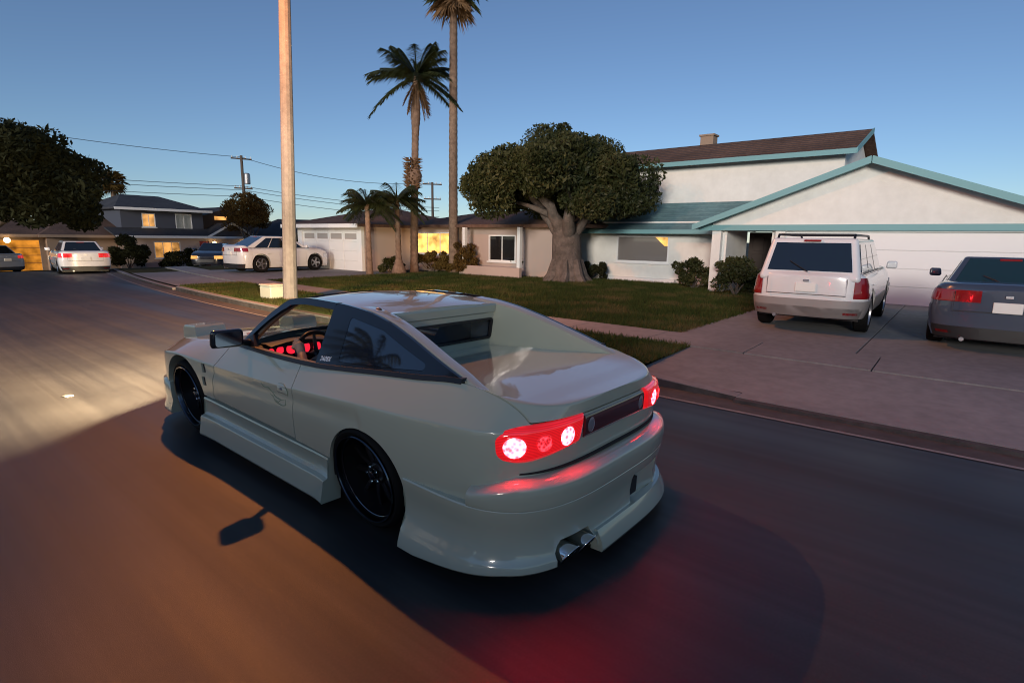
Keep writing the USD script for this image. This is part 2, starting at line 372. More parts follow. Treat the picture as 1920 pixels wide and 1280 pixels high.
yy = r.uniform(3.58, 18.6, n); dd = 2.91 + 10.5 * r.uniform(0, 1, n) ** 1.25
p = np.stack([outer(yy) + dd, yy], 1)
single('lawn_grass', blades(n, p, .03, .11, 8), 'grass_blade', 'mown green grass of the wide front lawn', 'grass', kind='stuff')

# ================================================================== houses
speckled('white_stucco', (.66, .66, .62), (.74, .74, .70), scale=3, rough=.9, bump=.5, bscale=45, bdist=.006, big=.4, var=(.95, 1.03))
simple('teal_trim', (.16, .34, .36), rough=.6)
speckled('teal_shingle', (.11, .22, .23), (.17, .29, .30), scale=6, rough=.9, bump=.6, bscale=14, bdist=.02)
speckled('brown_shingle', (.085, .045, .030), (.15, .085, .060), scale=7, rough=.95, bump=.7, bscale=12, bdist=.03)
speckled('dark_shingle', (.030, .032, .038), (.060, .060, .066), scale=7, rough=.9, bump=.6, bscale=12, bdist=.03)
simple('white_paint', (.74, .74, .73), rough=.55)
simple('blue_siding', (.055, .062, .085), rough=.75)
simple('tan_stucco', (.30, .21, .15), rough=.9)
simple('pink_stucco', (.42, .33, .29), rough=.9)
simple('dark_wood', (.030, .020, .016), rough=.7)
simple('red_door', (.30, .02, .015), rough=.5)
simple('curtain_grey', (.36, .33, .31), rough=.9)
simple('curtain_white', (.62, .62, .60), rough=.9)
simple('room_dark', (.015, .014, .014), rough=.9)
simple('rusty_brown', (.14, .05, .03), rough=.8)
def lit(name, col, s, scale=1.2):
    mat(name, {'g': ('geometry', {}), 'n': ('noise_texture', {'scale': scale, 'detail': 3.0}), 'r': ('map_range', {'from_min': .32, 'from_max': .68, 'to_min': .25 * s, 'to_max': 1.5 * s, 'clamp': True}), 'e': ('emission', {'color': col})},
        [('g.position', 'n.vector'), ('n.fac', 'r.value'), ('r.result', 'e.strength')], surface='e.emission')
lit('window_glow_warm', (1.0, .50, .12), 2.4, 1.9)
lit('window_glow_amber', (1.0, .46, .12), 1.0)
lit('window_glow_orange', (1.0, .36, .04), .60)
emitter('porch_bulb', (1.0, .66, .28), 9.0)
emitter('head_bulb', (1.0, .93, .80), 9.0)
pane('house_glass', (.85, .85, .85))

def window(parent, x0, x1, z0, z1, y, inner='room_dark', frame='white_paint', nx=2, nz=1, sill=True, fw=.055, label=None):
    """a window in the local front wall at y (facing -y): frame > pane, muntin, sill, lining"""
    fr = cat_([bx(x0, x1, y - .035, y + .05, z1 - fw, z1), bx(x0, x1, y - .035, y + .05, z0, z0 + fw), bx(x0, x0 + fw, y - .034, y + .05, z0 + fw, z1 - fw), bx(x1 - fw, x1, y - .034, y + .05, z0 + fw, z1 - fw)])
    w = obj('window', fr, frame, parent, label=label)
    obj('pane', bx(x0 + fw, x1 - fw, y - .004, y, z0 + fw, z1 - fw), 'house_glass', w)
    obj('lining', bx(x0 + fw, x1 - fw, y + .045, y + .055, z0 + fw, z1 - fw), inner, w)
    for k in range(1, nx): obj('muntin', bx(x0 + (x1 - x0) * k / nx - .018, x0 + (x1 - x0) * k / nx + .018, y - .028, y - .006, z0 + fw, z1 - fw), frame, w)
    for k in range(1, nz): obj('muntin', bx(x0 + fw, x1 - fw, y - .027, y - .0065, z0 + (z1 - z0) * k / nz - .015, z0 + (z1 - z0) * k / nz + .015), frame, w)
    if sill: obj('sill', bx(x0 - .06, x1 + .06, y - .09, y + .01, z0 - .06, z0 - .003), frame, w)
    return w
def wall_with_holes(x0, x1, z0, z1, y0, y1, holes=(), top=None):
    p = Polygon(top) if top is not None else sbox(x0, z0, x1, z1)
    for h in holes: p = p.difference(sbox(*h))
    ps = list(p.geoms) if hasattr(p, 'geoms') else [p]
    return cat_([prism(q, y0, y1, 'y') for q in ps])
def roof_slab(p00, p10, p11, p01, th=.12):
    P = np.array([[p00, p10], [p01, p11]], float); Q = P - V(0, 0, th); return shell(P, Q)

# ---- white house with teal trim and projecting garage (right)
hA = thing('white_house', 'two-storey white stucco house with teal trim, brown roof and projecting gabled garage', 'house', (17.3, 2.13, .10), -math.pi / 2)
holesA = [(-3.75, -.2, -2.2, 1.885), (-1.95, -.2, 3.35, 1.86)]
gw = wall_with_holes(0, 0, 0, 0, 0, .16, holesA, top=[(-4.02, 0), (4.02, 0), (4.02, 2.12), (0, 3.60), (-4.02, 2.12)])
obj('garage_wall', gw, 'white_stucco', hA)
obj('garage_side_wall', bx(3.86, 4.02, .163, 4.6, 0, 2.12), 'white_stucco', hA)
obj('fascia_band', bx(-4.42, 4.42, -.075, -.003, 1.89, 2.055), 'teal_trim', hA)
gd = obj('garage_door', bx(-1.95, 3.35, .10, .13, 0, 1.857), 'white_paint', hA, label='plain white sectional garage door')
for k in range(4): obj('door_section', bx(-1.93, 3.33, .075, .098, .012 + k * .462, .012 + k * .462 + .450, .008), 'white_paint', gd)
ov = .42
for s in (-1, 1):
    rs = shell([[(s * 4.46, -ov, 2.055), (0, -ov, 3.715)], [(s * 4.46, 6.0, 2.055), (0, 6.0, 3.715)]], [[(s * 4.46, -ov, 1.935), (0, -ov, 3.595)], [(s * 4.46, 6.0, 1.935), (0, 6.0, 3.595)]])
    obj('garage_roof', rs, 'teal_shingle', hA)
    obj('barge_board', shell([[(s * 4.50, -ov - .045, 2.06), (s * .012, -ov - .045, 3.735)], [(s * 4.50, -ov - .004, 2.06), (s * .012, -ov - .004, 3.735)]], [[(s * 4.50, -ov - .045, 1.89), (s * .012, -ov - .045, 3.555)], [(s * 4.50, -ov - .004, 1.89), (s * .012, -ov - .004, 3.555)]]), 'teal_trim', hA)
obj('porch_wall', bx(-3.75, -3.62, .17, 2.2, 0, 1.95), 'white_stucco', hA)
obj('porch_wall', bx(-2.33, -2.2, .17, 2.2, 0, 1.95), 'white_stucco', hA)
obj('porch_ceiling', bx(-3.6, -2.35, .17, 2.2, 1.89, 1.95), 'dark_wood', hA)
pd = obj('front_door', bx(-3.52, -2.48, 2.12, 2.18, 0, 1.87), 'dark_wood', hA)
for i in range(2):
    for j in range(3): obj('door_panel', bx(-3.40 + i * .44, -3.05 + i * .44, 2.10, 2.118, .12 + j * .58, .60 + j * .58, .008), 'dark_wood', pd)
# ground-floor front wall beside the porch
wl = wall_with_holes(-10.3, -4.03, 0, 2.25, 2.2, 2.36, [(-8.5, .74, -6.35, 1.74)])
obj('front_wall', wl, 'white_stucco', hA)
window(hA, -8.5, -6.35, .74, 1.74, 2.23, inner='curtain_grey', nx=1, nz=1)
lampc = obj('lit_curtain', Prism := prism([(-6.95, 1.70), (-6.45, 1.70), (-6.43, 1.36), (-6.55, 1.36)], 2.262, 2.272), 'window_glow_warm', hA)
obj('end_wall', bx(-10.3, -10.14, 2.362, 8.0, 0, 2.25), 'white_stucco', hA)
obj('front_plinth', bx(-8.9, -6.0, 2.02, 2.19, 0, .16), 'white_paint', hA)
lr = shell([[(-10.85, 1.62, 1.93), (-10.85, 4.18, 3.02)], [(-4.05, 1.62, 1.93), (-4.05, 4.18, 3.02)]], [[(-10.85, 1.62, 1.84), (-10.85, 4.18, 2.93)], [(-4.05, 1.62, 1.84), (-4.05, 4.18, 2.93)]])
obj('lower_roof', lr, 'teal_shingle', hA)
for k in range(7):
    t0, t1 = k / 7, (k + 1) / 7
    obj('shingle_course', shell([[(-10.86, 1.60 + 2.56 * t0, 1.925 + 1.09 * t0 + .022), (-10.86, 1.60 + 2.56 * t1, 1.925 + 1.09 * t1 + .012)], [(-4.06, 1.60 + 2.56 * t0, 1.925 + 1.09 * t0 + .022), (-4.06, 1.60 + 2.56 * t1, 1.925 + 1.09 * t1 + .012)]],
                                  [[(-10.86, 1.60 + 2.56 * t0, 1.925 + 1.09 * t0 - .01), (-10.86, 1.60 + 2.56 * t1, 1.925 + 1.09 * t1 + .002)], [(-4.06, 1.60 + 2.56 * t0, 1.925 + 1.09 * t0 - .01), (-4.06, 1.60 + 2.56 * t1, 1.925 + 1.09 * t1 + .002)]]), 'teal_shingle', hA)
obj('eave_board', bx(-10.9, -4.47, 1.575, 1.617, 1.80, 1.945), 'teal_trim', hA)
uw = wall_with_holes(-11.5, -1.34, 2.2, 4.62, 4.2, 4.36, [(-9.0, 3.28, -7.75, 4.2)])
obj('upper_wall', uw, 'white_stucco', hA)
window(hA, -9.0, -7.75, 3.28, 4.2, 4.23, inner='curtain_grey')
obj('upper_end_wall', wall_with_holes(0, 0, 0, 0, 0, .16, (), top=[(0, 2.2), (4.8, 2.2), (4.8, 4.5), (2.4, 5.42), (0, 4.5)]).apply_transform(trimesh.transformations.rotation_matrix(math.pi / 2, [0, 0, 1])).apply_translation((-1.34, 4.363, 0)), 'white_stucco', hA)
for a, b in ((3.72, 6.75), (9.8, 6.76)):
    obj('upper_roof', shell([[(-12, a, 4.52), (-12, b, 5.56)], [(-.98, a, 4.52), (-.98, b, 5.56)]], [[(-12, a, 4.42), (-12, b, 5.46)], [(-.98, a, 4.42), (-.98, b, 5.46)]]), 'brown_shingle', hA)
for k in range(9):
    t0, t1 = k / 9, (k + 1) / 9
    f = lambda t: (3.70 + 3.05 * t, 4.515 + 1.045 * t)
    obj('shingle_course', shell([[(-12.01, f(t0)[0], f(t0)[1] + .030), (-12.01, f(t1)[0], f(t1)[1] + .014)], [(-.97, f(t0)[0], f(t0)[1] + .030), (-.97, f(t1)[0], f(t1)[1] + .014)]],
                                  [[(-12.01, f(t0)[0], f(t0)[1] - .005), (-12.01, f(t1)[0], f(t1)[1] + .002)], [(-.97, f(t0)[0], f(t0)[1] - .005), (-.97, f(t1)[0], f(t1)[1] + .002)]]), 'brown_shingle', hA)
obj('upper_eave_board', bx(-12, -.96, 3.655, 3.697, 4.37, 4.535), 'teal_trim', hA)
obj('upper_barge_board', shell([[(-.975, 3.69, 4.55), (-.975, 6.75, 5.60)], [(-.94, 3.69, 4.55), (-.94, 6.75, 5.60)]], [[(-.975, 3.69, 4.38), (-.975, 6.75, 5.43)], [(-.94, 3.69, 4.38), (-.94, 6.75, 5.43)]]), 'teal_trim', hA)
obj('chimney', cat_([bx(-7.3, -6.75, 6.9, 7.4, 4.9, 5.95), bx(-7.35, -6.70, 6.85, 7.45, 5.951, 6.02)]), 'tan_stucco', hA)
obj('garage_side_wall', bx(-4.02, -3.86, .163, 2.19, 0, 2.12), 'white_stucco', hA)

# ---- low house with the white garage door (middle)
hB = thing('low_house', 'low brown-roofed house with white garage door and a bright lit front window', 'house', (15.0, 23.1, .10), -math.pi / 2)
obj('garage_wall', wall_with_holes(-3.1, 2.2, 0, 2.1, 0, .15, [(-2.7, -.1, 1.88, 1.78)]), 'white_paint', hB)
gd = obj('garage_door', bx(-2.7, 1.88, .08, .11, 0, 1.777), 'white_paint', hB)
for j in range(4):
    for i in range(4):
        x0 = -2.69 + i * 1.142
        if j == 3:
            fr = wall_with_holes(x0 + .01, x0 + 1.132, .012 + j * .442, .012 + j * .442 + .43, .055, .078, [(x0 + .12, .10 + j * .442, x0 + 1.03, .36 + j * .442)])
            obj('door_section', fr, 'white_paint', gd)
            obj('door_pane', bx(x0 + .12, x0 + 1.03, .07, .076, .10 + j * .442, .36 + j * .442), 'curtain_grey', gd)
        else: obj('door_section', bx(x0 + .01, x0 + 1.132, .055, .078, .012 + j * .442, .012 + j * .442 + .43, .01), 'white_paint', gd)
obj('garage_side_wall', bx(2.05, 2.2, .152, 2.998, 0, 2.1), 'pink_stucco', hB)
obj('front_wall', wall_with_holes(2.05, 11.2, 0, 2.1, 3.0, 3.15, [(2.32, .78, 4.95, 1.80), (7.1, .6, 8.6, 1.7)]), 'pink_stucco', hB)
window(hB, 2.32, 4.95, .78, 1.80, 3.03, inner='window_glow_warm', nx=3, nz=1, label='bright lit front window')
window(hB, 7.1, 8.6, .6, 1.7, 3.03, inner='room_dark', nx=2)
obj('porch_post', bx(6.3, 6.45, 2.2, 2.35, 0, 2.0), 'white_paint', hB)
obj('porch_post', bx(9.3, 9.45, 2.2, 2.35, 0, 2.0), 'white_paint', hB)
obj('low_wall', bx(6.3, 9.6, 2.0, 2.15, 0, .42), 'pink_stucco', hB)
def hip(x0, x1, y0, y1, z0, z1, inset, name, m, parent):
    ym = (y0 + y1) / 2
    v = V(*[(x0, y0, z0), (x1, y0, z0), (x1, y1, z0), (x0, y1, z0), (x0 + inset, ym, z1), (x1 - inset, ym, z1)]).reshape(-1, 3)
    t = trimesh.convex.convex_hull(np.vstack([v, v[:4] - V(0, 0, .12)]))
    return obj(name, t, m, parent)
hip(-3.6, 2.7, -.55, 7.6, 2.10, 3.0, 2.6, 'garage_roof', 'brown_shingle', hB)
hip(1.2, 12.2, 2.45, 10.0, 2.12, 2.88, 3.0, 'main_roof', 'brown_shingle', hB)
obj('eave_board', bx(-3.62, 2.72, -.60, -.555, 1.93, 2.10), 'white_paint', hB)
obj('end_wall', bx(-3.1, -2.95, .152, 7.5, 0, 2.1), 'white_paint', hB)

# ---- dark blue two-storey house at the bend (far left)
hC = thing('blue_house', 'dark blue two-storey house with white eaves, lit bedroom window and gabled porch', 'house', (16.1, 47.5, -.93), 0.05)
obj('front_wall', wall_with_holes(-2.6, 3.1, 0, 4.35, 0, .15, [(-1.25, 3.05, -.35, 4.05), (1.05, 2.95, 2.25, 4.1)]), 'blue_siding', hC)
obj('side_wall', bx(2.95, 3.1, .152, 8, 0, 4.35), 'blue_siding', hC)
obj('side_wall', bx(-2.6, -2.45, .152, 8, 0, 4.35), 'blue_siding', hC)
window(hC, -1.25, -.35, 3.05, 4.05, .03, inner='window_glow_amber', nx=2, label='lit amber bedroom window')
window(hC, 1.05, 2.25, 2.95, 4.1, .03, inner='curtain_white', nx=2, label='wide window with pale curtains')
hip(-3.1, 3.6, -.55, 8.6, 4.40, 5.55, 2.0, 'main_roof', 'dark_shingle', hC)
obj('eave_board', bx(-3.12, 3.62, -.60, -.552, 4.24, 4.42), 'white_paint', hC)
obj('lower_wall', wall_with_holes(-3.4, 6.1, 0, 2.5, -1.5, -1.36, [(-1.2, .8, .6, 2.0), (2.0, 0, 2.75, 2.05)]), 'pink_stucco', hC)
window(hC, -1.2, .6, .8, 2.0, -1.47, inner='window_glow_amber', nx=3)
obj('front_door', bx(2.0, 2.75, -1.42, -1.37, 0, 2.03), 'red_door', hC)
obj('lower_roof', shell([[(-3.7, -2.0, 2.42), (-3.7, 0, 3.0)], [(3.9, -2.0, 2.42), (3.9, 0, 3.0)]], [[(-3.7, -2.0, 2.32), (-3.7, 0, 2.9)], [(3.9, -2.0, 2.32), (3.9, 0, 2.9)]]), 'dark_shingle', hC)
obj('lower_eave_board', bx(-3.7, 6.3, -2.06, -2.01, 2.26, 2.44), 'white_paint', hC)
for s in (-1, 1):
    obj('gable_roof', shell([[(4.4 + s * 1.9, -2.0, 2.45), (4.4, -2.0, 3.5)], [(4.4 + s * 1.9, 6, 2.45), (4.4, 6, 3.5)]], [[(4.4 + s * 1.9, -2.0, 2.34), (4.4, -2.0, 3.39)], [(4.4 + s * 1.9, 6, 2.34), (4.4, 6, 3.39)]]), 'dark_shingle', hC)
    obj('barge_board', shell([[(4.4 + s * 1.95, -2.05, 2.46), (4.4 + s * .01, -2.05, 3.53)], [(4.4 + s * 1.95, -2.01, 2.46), (4.4 + s * .01, -2.01, 3.53)]], [[(4.4 + s * 1.95, -2.05, 2.28), (4.4 + s * .01, -2.05, 3.35)], [(4.4 + s * 1.95, -2.01, 2.28), (4.4 + s * .01, -2.01, 3.35)]]), 'white_paint', hC)
obj('gable_wall', wall_with_holes(0, 0, 0, 0, -1.7, -1.55, (), top=[(2.7, 2.3), (6.1, 2.3), (4.4, 3.3)]), 'blue_siding', hC)
obj('attic_lamp', bx(4.3, 5.3, .5, .6, 3.75, 4.05), 'window_glow_amber', hC)
obj('rear_wing', wall_with_holes(0, 0, 0, 0, .61, 7, (), top=[(3.2, 0), (8.6, 0), (8.6, 3.2), (5.9, 4.9), (3.2, 4.0)]), 'dark_wood', hC)
for k, (x, y, z) in enumerate(((3.0, -1.62, 2.0), (5.6, -1.62, 2.05))):
    pl = obj('porch_lamp', trimesh.creation.box(extents=(.16, .14, .24)).apply_translation((x, y, z - .12)), 'dark_wood', hC)
    obj('lamp_globe', ball(V(x, y - .16, z - .1), .15, 2), 'porch_bulb', pl)

# ---- houses in the row beyond the bend, under the dark tree
hD = thing('tan_house', 'tan single-storey house with lit window beneath the dark tree', 'house', (12.5, 47.0, -.93), 0.0)
obj('front_wall', wall_with_holes(-3.4, 3.0, 0, 2.4, 0, .15, [(-2.6, .9, -.85, 2.0)]), 'tan_stucco', hD)
window(hD, -2.6, -.85, .9, 2.0, .03, inner='window_glow_amber', nx=2, label='lit window of the tan house')
obj('end_wall', bx(-3.4, -3.25, .152, 7, 0, 2.4), 'tan_stucco', hD)
hip(-3.9, 3.4, -.6, 7.6, 2.42, 3.7, 2.5, 'roof', 'brown_shingle', hD)
obj('eave_board', bx(-3.92, 3.42, -.65, -.602, 2.25, 2.43), 'tan_stucco', hD)
obj('front_door', bx(.5, 1.4, -.03, -.003, 0, 2.0), 'rusty_brown', hD)
hE = thing('orange_garage_house', 'low house at the left edge with orange lit garage front', 'house', (6.9, 47.5, -.93), 0.0)
obj('front_wall', wall_with_holes(-3.5, 2.6, 0, 2.4, 0, .15, [(-2.4, -.1, 1.9, 2.05)]), 'tan_stucco', hE)
gl = obj('garage_opening', bx(-2.4, 1.9, .10, .13, 0, 2.05), 'window_glow_orange', hE, label='orange lit garage opening')
for k in range(3): obj('garage_beam', bx(-2.4, 1.9, .06, .09, .55 + k * .5, .58 + k * .5), 'rusty_brown', gl)
hip(-4.0, 3.1, -.6, 7.6, 2.42, 3.75, 2.6, 'roof', 'brown_shingle', hE)
obj('end_wall', bx(2.45, 2.6, .152, 7, 0, 2.4), 'tan_stucco', hE)
obj('porch_lamp', ball(V(.2, -.75, 2.05), .17, 2), 'porch_bulb', hE)
obj('eave_board', bx(-4.0, 3.1, -.65, -.602, 2.25, 2.43), 'tan_stucco', hE)
# more roofs between the blue house and the low house
hF = thing('far_house', 'dim far house with dark low roof between blue house and white garage', 'house', (26.5, 44.5, -.8), -.55)
obj('walls', bx(-5, 5, 0, 7, 0, 2.4), 'tan_stucco', hF)
hip(-5.6, 5.6, -.6, 7.6, 2.42, 3.9, 3.0, 'roof', 'dark_shingle', hF)
window(hF, -2.8, -1.2, .9, 2.0, -.03, inner='room_dark')

# ---- houses added across the road (outside the picture, placed to shade the coupe and show in its paint)
for k, (y, lb) in enumerate(((-17.6, 'added unseen tan house across the road, farthest behind the camera'), (-3.4, 'added unseen tan house across the road, straight behind the camera'), (10.8, 'added unseen tan house across the road, left of the camera'))):
    hO = thing('added_opposite_house', lb, 'house', (-15.0, y, 0), math.pi / 2)
    obj('front_wall', wall_with_holes(-6.2, 6.2, 0, 3.0, 0, .16, [(-4.6, .8, -2.4, 2.1), (-.6, -.1, .4, 2.1)]), 'tan_stucco', hO)
    window(hO, -4.6, -2.4, .8, 2.1, .03, inner='room_dark', nx=2)
    obj('front_door', bx(-.6, .4, .08, .13, 0, 2.1), 'dark_wood', hO)
    g_ = obj('garage_door', bx(1.4, 5.6, -.03, -.004, 0, 2.15), 'white_paint', hO)
    for j in range(4): obj('door_section', bx(1.42, 5.58, -.05, -.032, .01 + j * .535, .01 + j * .535 + .52, .008), 'white_paint', g_)
    obj('side_wall', bx(-6.2, -6.04, .163, 9, 0, 3.0), 'tan_stucco', hO)
    obj('side_wall', bx(6.04, 6.2, .163, 9, 0, 3.0), 'tan_stucco', hO)
    hip(-6.9, 6.9, -.7, 9.6, 3.02, 5.7, 2.2, 'roof', 'brown_shingle', hO)

# ================================================================== the coupe
simple('coupe_paint', (0.40, 0.42, 0.325), rough=0.20, coat=1.0, spec=0.5, coatr=0.02)
simple('coupe_inner', (0.01, 0.01, 0.011), rough=0.8)
simple('black_gloss', (0.012, 0.013, 0.016), rough=0.12, coat=0.6)
simple('black_satin', (0.012, 0.012, 0.013), rough=0.42)
simple('dark_tint', (0.010, 0.016, 0.030), rough=0.035, coat=1.0, spec=0.9)
simple('frit_black', (0.008, 0.009, 0.014), rough=0.14, coat=0.5)
simple('tyre_rubber', (0.006, 0.006, 0.006), rough=0.75, spec=0.15)
simple('rim_black', (0.022, 0.020, 0.021), rough=0.30, metal=0.6)
simple('rim_lip', (0.11, 0.12, 0.14), rough=0.14, metal=1.0)
simple('chrome', (0.75, 0.74, 0.72), rough=0.10, metal=1.0)
simple('steel_disc', (0.28, 0.27, 0.26), rough=0.38, metal=1.0)
simple('interior_black', (0.008, 0.008, 0.009), rough=0.55)
simple('console_grey', (0.30, 0.30, 0.32), rough=0.8)
simple('seat_cloth', (0.018, 0.024, 0.060), rough=0.9)
simple('white_decal', (0.75, 0.82, 0.85), rough=0.4)
simple('green_decal', (0.10, 0.16, 0.08), rough=0.4)
simple('grey_decal', (0.10, 0.11, 0.14), rough=0.4)
simple('garnish', (0.060, 0.008, 0.012), rough=0.10, coat=1.0)
simple('clear_lens', (0.55, 0.55, 0.58), rough=0.08, metal=0.8)
TAIL = 3.0
RED_BEAM = 380.0
mat('red_lens', {'g': ('geometry', {}), 'w': ('wave_texture', {'wave_type': 'bands', 'bands_direction': 'z', 'scale': 42.0}), 'n': ('noise_texture', {'scale': 9.0, 'detail': 3.0}), 'mx': ('math', {'math_type': 'multiply'}),
                 'r': ('map_range', {'from_min': 0.05, 'from_max': 0.55, 'to_min': 0.42, 'to_max': 0.78, 'clamp': True}), 'bu': ('bump', {'strength': 0.06, 'distance': 0.002}),
                 'p': ('principled_bsdf', {'base_color': (0.35, 0.003, 0.006), 'roughness': 0.08, 'coat_weight': 1.0, 'emission_color': (1.0, 0.012, 0.018)})},
    [('g.position', 'w.vector'), ('g.position', 'n.vector'), ('w.fac', 'mx.value1'), ('n.fac', 'mx.value2'), ('mx.value', 'r.value'), ('r.result', 'p.emission_strength'), ('w.fac', 'bu.height'), ('bu.normal', 'p.normal')])
mat('brake_bulb', {'g': ('geometry', {}), 'v': ('voronoi_texture', {'scale': 48.0}), 'r': ('map_range', {'from_min': 0.25, 'from_max': 0.75, 'to_min': 9.0 * TAIL, 'to_max': 40.0 * TAIL, 'clamp': True}),
                   'p': ('principled_bsdf', {'base_color': (0.5, 0.05, 0.05), 'roughness': 0.1, 'emission_color': (1.0, 0.010, 0.014)})},
    [('g.position', 'v.vector'), ('v.distance', 'r.value'), ('r.result', 'p.emission_strength')])
mat('dim_bulb', {'g': ('geometry', {}), 'v': ('voronoi_texture', {'scale': 60.0}), 'r': ('map_range', {'from_min': 0.3, 'from_max': 0.8, 'to_min': 0.15 * TAIL, 'to_max': 1.6 * TAIL, 'clamp': True}),
                 'p': ('principled_bsdf', {'base_color': (0.4, 0.03, 0.04), 'roughness': 0.1, 'emission_color': (1.0, 0.02, 0.03)})},
    [('g.position', 'v.vector'), ('v.distance', 'r.value'), ('r.result', 'p.emission_strength')])
emitter('gauge_red', (1.0, 0.02, 0.05), 0.9)
emitter('amber_light', (1.0, 0.42, 0.10), 1.6)
HEAD = 10.0
emitter('headlamp_glow', (1.0, 0.84, 0.58), 4.0 * HEAD)
pane('window_clear', (0.80, 0.84, 0.86))
pane('rear_window_glass', (0.55, 0.60, 0.70))
pane('windscreen_glass', (0.78, 0.82, 0.82))

CR, CP, CX, CY = 0.012, 0.024, 2.59, 2.48
def _carm():
    c, s = math.cos(CR), math.sin(CR); R1 = np.array([[1, 0, 0], [0, c, -s], [0, s, c]])
    c, s = math.cos(CP), math.sin(CP); R2 = np.array([[c, 0, -s], [0, 1, 0], [s, 0, c]])
    R3 = np.array([[0, -1, 0], [1, 0, 0], [0, 0, 1.0]])
    M = np.eye(4); M[:3, :3] = R3 @ R2 @ R1; M[:3, 3] = (CX, CY, 0); return M
CARM = _carm()
def car_to_world(p): return (CARM[:3, :3] @ np.asarray(p, float)) + CARM[:3, 3]
def ground_z(x, y):  # local height of the road under local (x, y)
    R = CARM[:3, :3]; return -(R[2, 0] * x + R[2, 1] * y) / R[2, 2]

car = thing('coupe', 'low mint-white two-door coupe with pop-up headlamps and lit red tail lamps, driving along the road', 'car', matrix=CARM)

# ---- main body: control tables along x
_tab = np.array([
    # x     ye    ze     zc     ycr   zcr   yb    zb
    [-1.08, .640, .895,  .905,  .785, .800, .780, .40],
    [-1.00, .650, .905,  .905,  .800, .800, .795, .40],
    [-0.85, .672, .930,  .914,  .828, .795, .820, .38],
    [-0.60, .708, .962,  .918,  .866, .785, .852, .34],
    [-0.30, .742, .932,  .905,  .892, .770, .872, .34],
    [ 0.00, .758, .902,  .890,  .898, .752, .876, .34],
    [ 0.30, .770, .868,  .872,  .886, .722, .868, .34],
    [ 0.60, .778, .838,  .840,  .868, .690, .856, .34],
    [ 1.00, .780, .818,  .825,  .858, .660, .850, .34],
    [ 1.54, .765, .803,  .815,  .852, .630, .846, .34],
    [ 1.80, .750, .795,  .812,  .852, .618, .846, .34],
    [ 2.05, .728, .772,  .795,  .858, .612, .850, .34],
    [ 2.30, .706, .742,  .768,  .872, .618, .860, .33],
    [ 2.52, .690, .715,  .742,  .878, .615, .862, .32],
    [ 2.80, .675, .680,  .705,  .866, .585, .852, .28],
    [ 3.05, .662, .645,  .668,  .845, .545, .835, .24],
    [ 3.38, .640, .590,  .610,  .820, .490, .815, .22]])
_F = [PchipInterpolator(_tab[:, 0], _tab[:, k]) for k in range(1, 8)]
def sup_rear(x, x0=-0.60, x1=-1.085, n=3.8):
    t = np.clip((x0 - x) / (x0 - x1), 0, 0.99999); return (1 - t ** n) ** (1 / n)
def sup_front(x, x0=2.75, x1=3.385, n=2.6):
    t = np.clip((x - x0) / (x1 - x0), 0, 0.99999); return (1 - t ** n) ** (1 / n)

def half(x, inset=0.0):
    ye, ze, zc, ycr, zcr, yb, zb = [float(f(x)) for f in _F]
    w = float(sup_rear(x) * sup_front(x))
    pts = []
    for t in np.linspace(0, 1, 5)[:-1]: pts.append((yb * t, zb))
    for t in np.linspace(0, 1, 15)[:-1]:
        pts.append((yb + (ycr - yb) * t + 0.006 * 4 * t * (1 - t) - 0.010 * math.exp(-((t - 0.78) / 0.12) ** 2) * (1 if 0.0 < x < 2.2 else 0) * min(1, max(0, (2.2 - x) / 0.3)), zb + (zcr - zb) * t))
    cx_, cz_ = ye + 0.56 * (ycr - ye), zcr + 0.46 * (ze - zcr)
    for t in np.linspace(0, 1, 15)[:-1]:
        pts.append(((1 - t) ** 2 * ycr + 2 * t * (1 - t) * cx_ + t * t * ye, (1 - t) ** 2 * zcr + 2 * t * (1 - t) * cz_ + t * t * ze))
    for t in np.linspace(1, 0, 17):
        k = t * t if x > 1.2 else (t ** 6 if x < -0.2 else t ** 3)
        pts.append((ye * t, zc + (ze - zc) * k))
    p = np.array(pts); p[:, 0] *= w
    if inset: p[:, 0] = np.maximum(p[:, 0] - inset, 0); p[:, 1] -= inset * (p[:, 1] > 0.5)
    return p

def body_solid(inset=0.0):
    xs = np.unique(np.concatenate([-0.60 - 0.4845 * np.sin(np.linspace(0, np.pi / 2, 40)), np.linspace(-0.6, 2.75, 110), 2.75 + 0.6345 * np.sin(np.linspace(0, np.pi / 2, 34))]))
    if inset: xs = xs[(xs > -1.07) & (xs < 3.36)]
    rings = []
    for x in xs:
        h = half(x, inset)
        ring = np.vstack([h, (h * [-1, 1])[-2:0:-1]])
        rings.append(np.column_stack([np.full(len(ring), x), ring]))
    return loft(rings)

WB, RW, TR = 2.50, 0.262, 0.312        # wheelbase, rim radius, tyre radius
wheel_at = {'r': (0.02, 0.305), 'f': (WB, 0.255)}
def arch_poly(c, rx, rz, grow=0.0):
    a = np.linspace(-0.15, math.pi + 0.15, 40)
    pts = [(c[0] + (rx + grow) * math.cos(t), c[1] + (rz + grow) * max(math.sin(t), 0) if math.sin(t) > 0 else c[1]) for t in a]
    pts = [(c[0] + rx + grow, -0.2)] + pts + [(c[0] - rx - grow - 0.03, -0.2)]
    return Polygon(pts).buffer(0)
ARCH = {'r': (( -0.02, 0.30), 0.350, 0.312), 'f': ((2.475, 0.27), 0.370, 0.335)}

B = man(body_solid())
for k in ('r', 'f'):
    ap = arch_poly(*ARCH[k])
    for s in (-1, 1):
        lo, hi = (0.54, 1.1) if s > 0 else (-1.1, -0.54)
        B = B - man(prism(ap, lo, hi))
# cabin cavity
B = B - man(prism([(0.345, 0.36), (1.62, 0.36), (1.90, 0.62), (1.72, 1.0), (0.345, 1.0)], -0.715, 0.715))
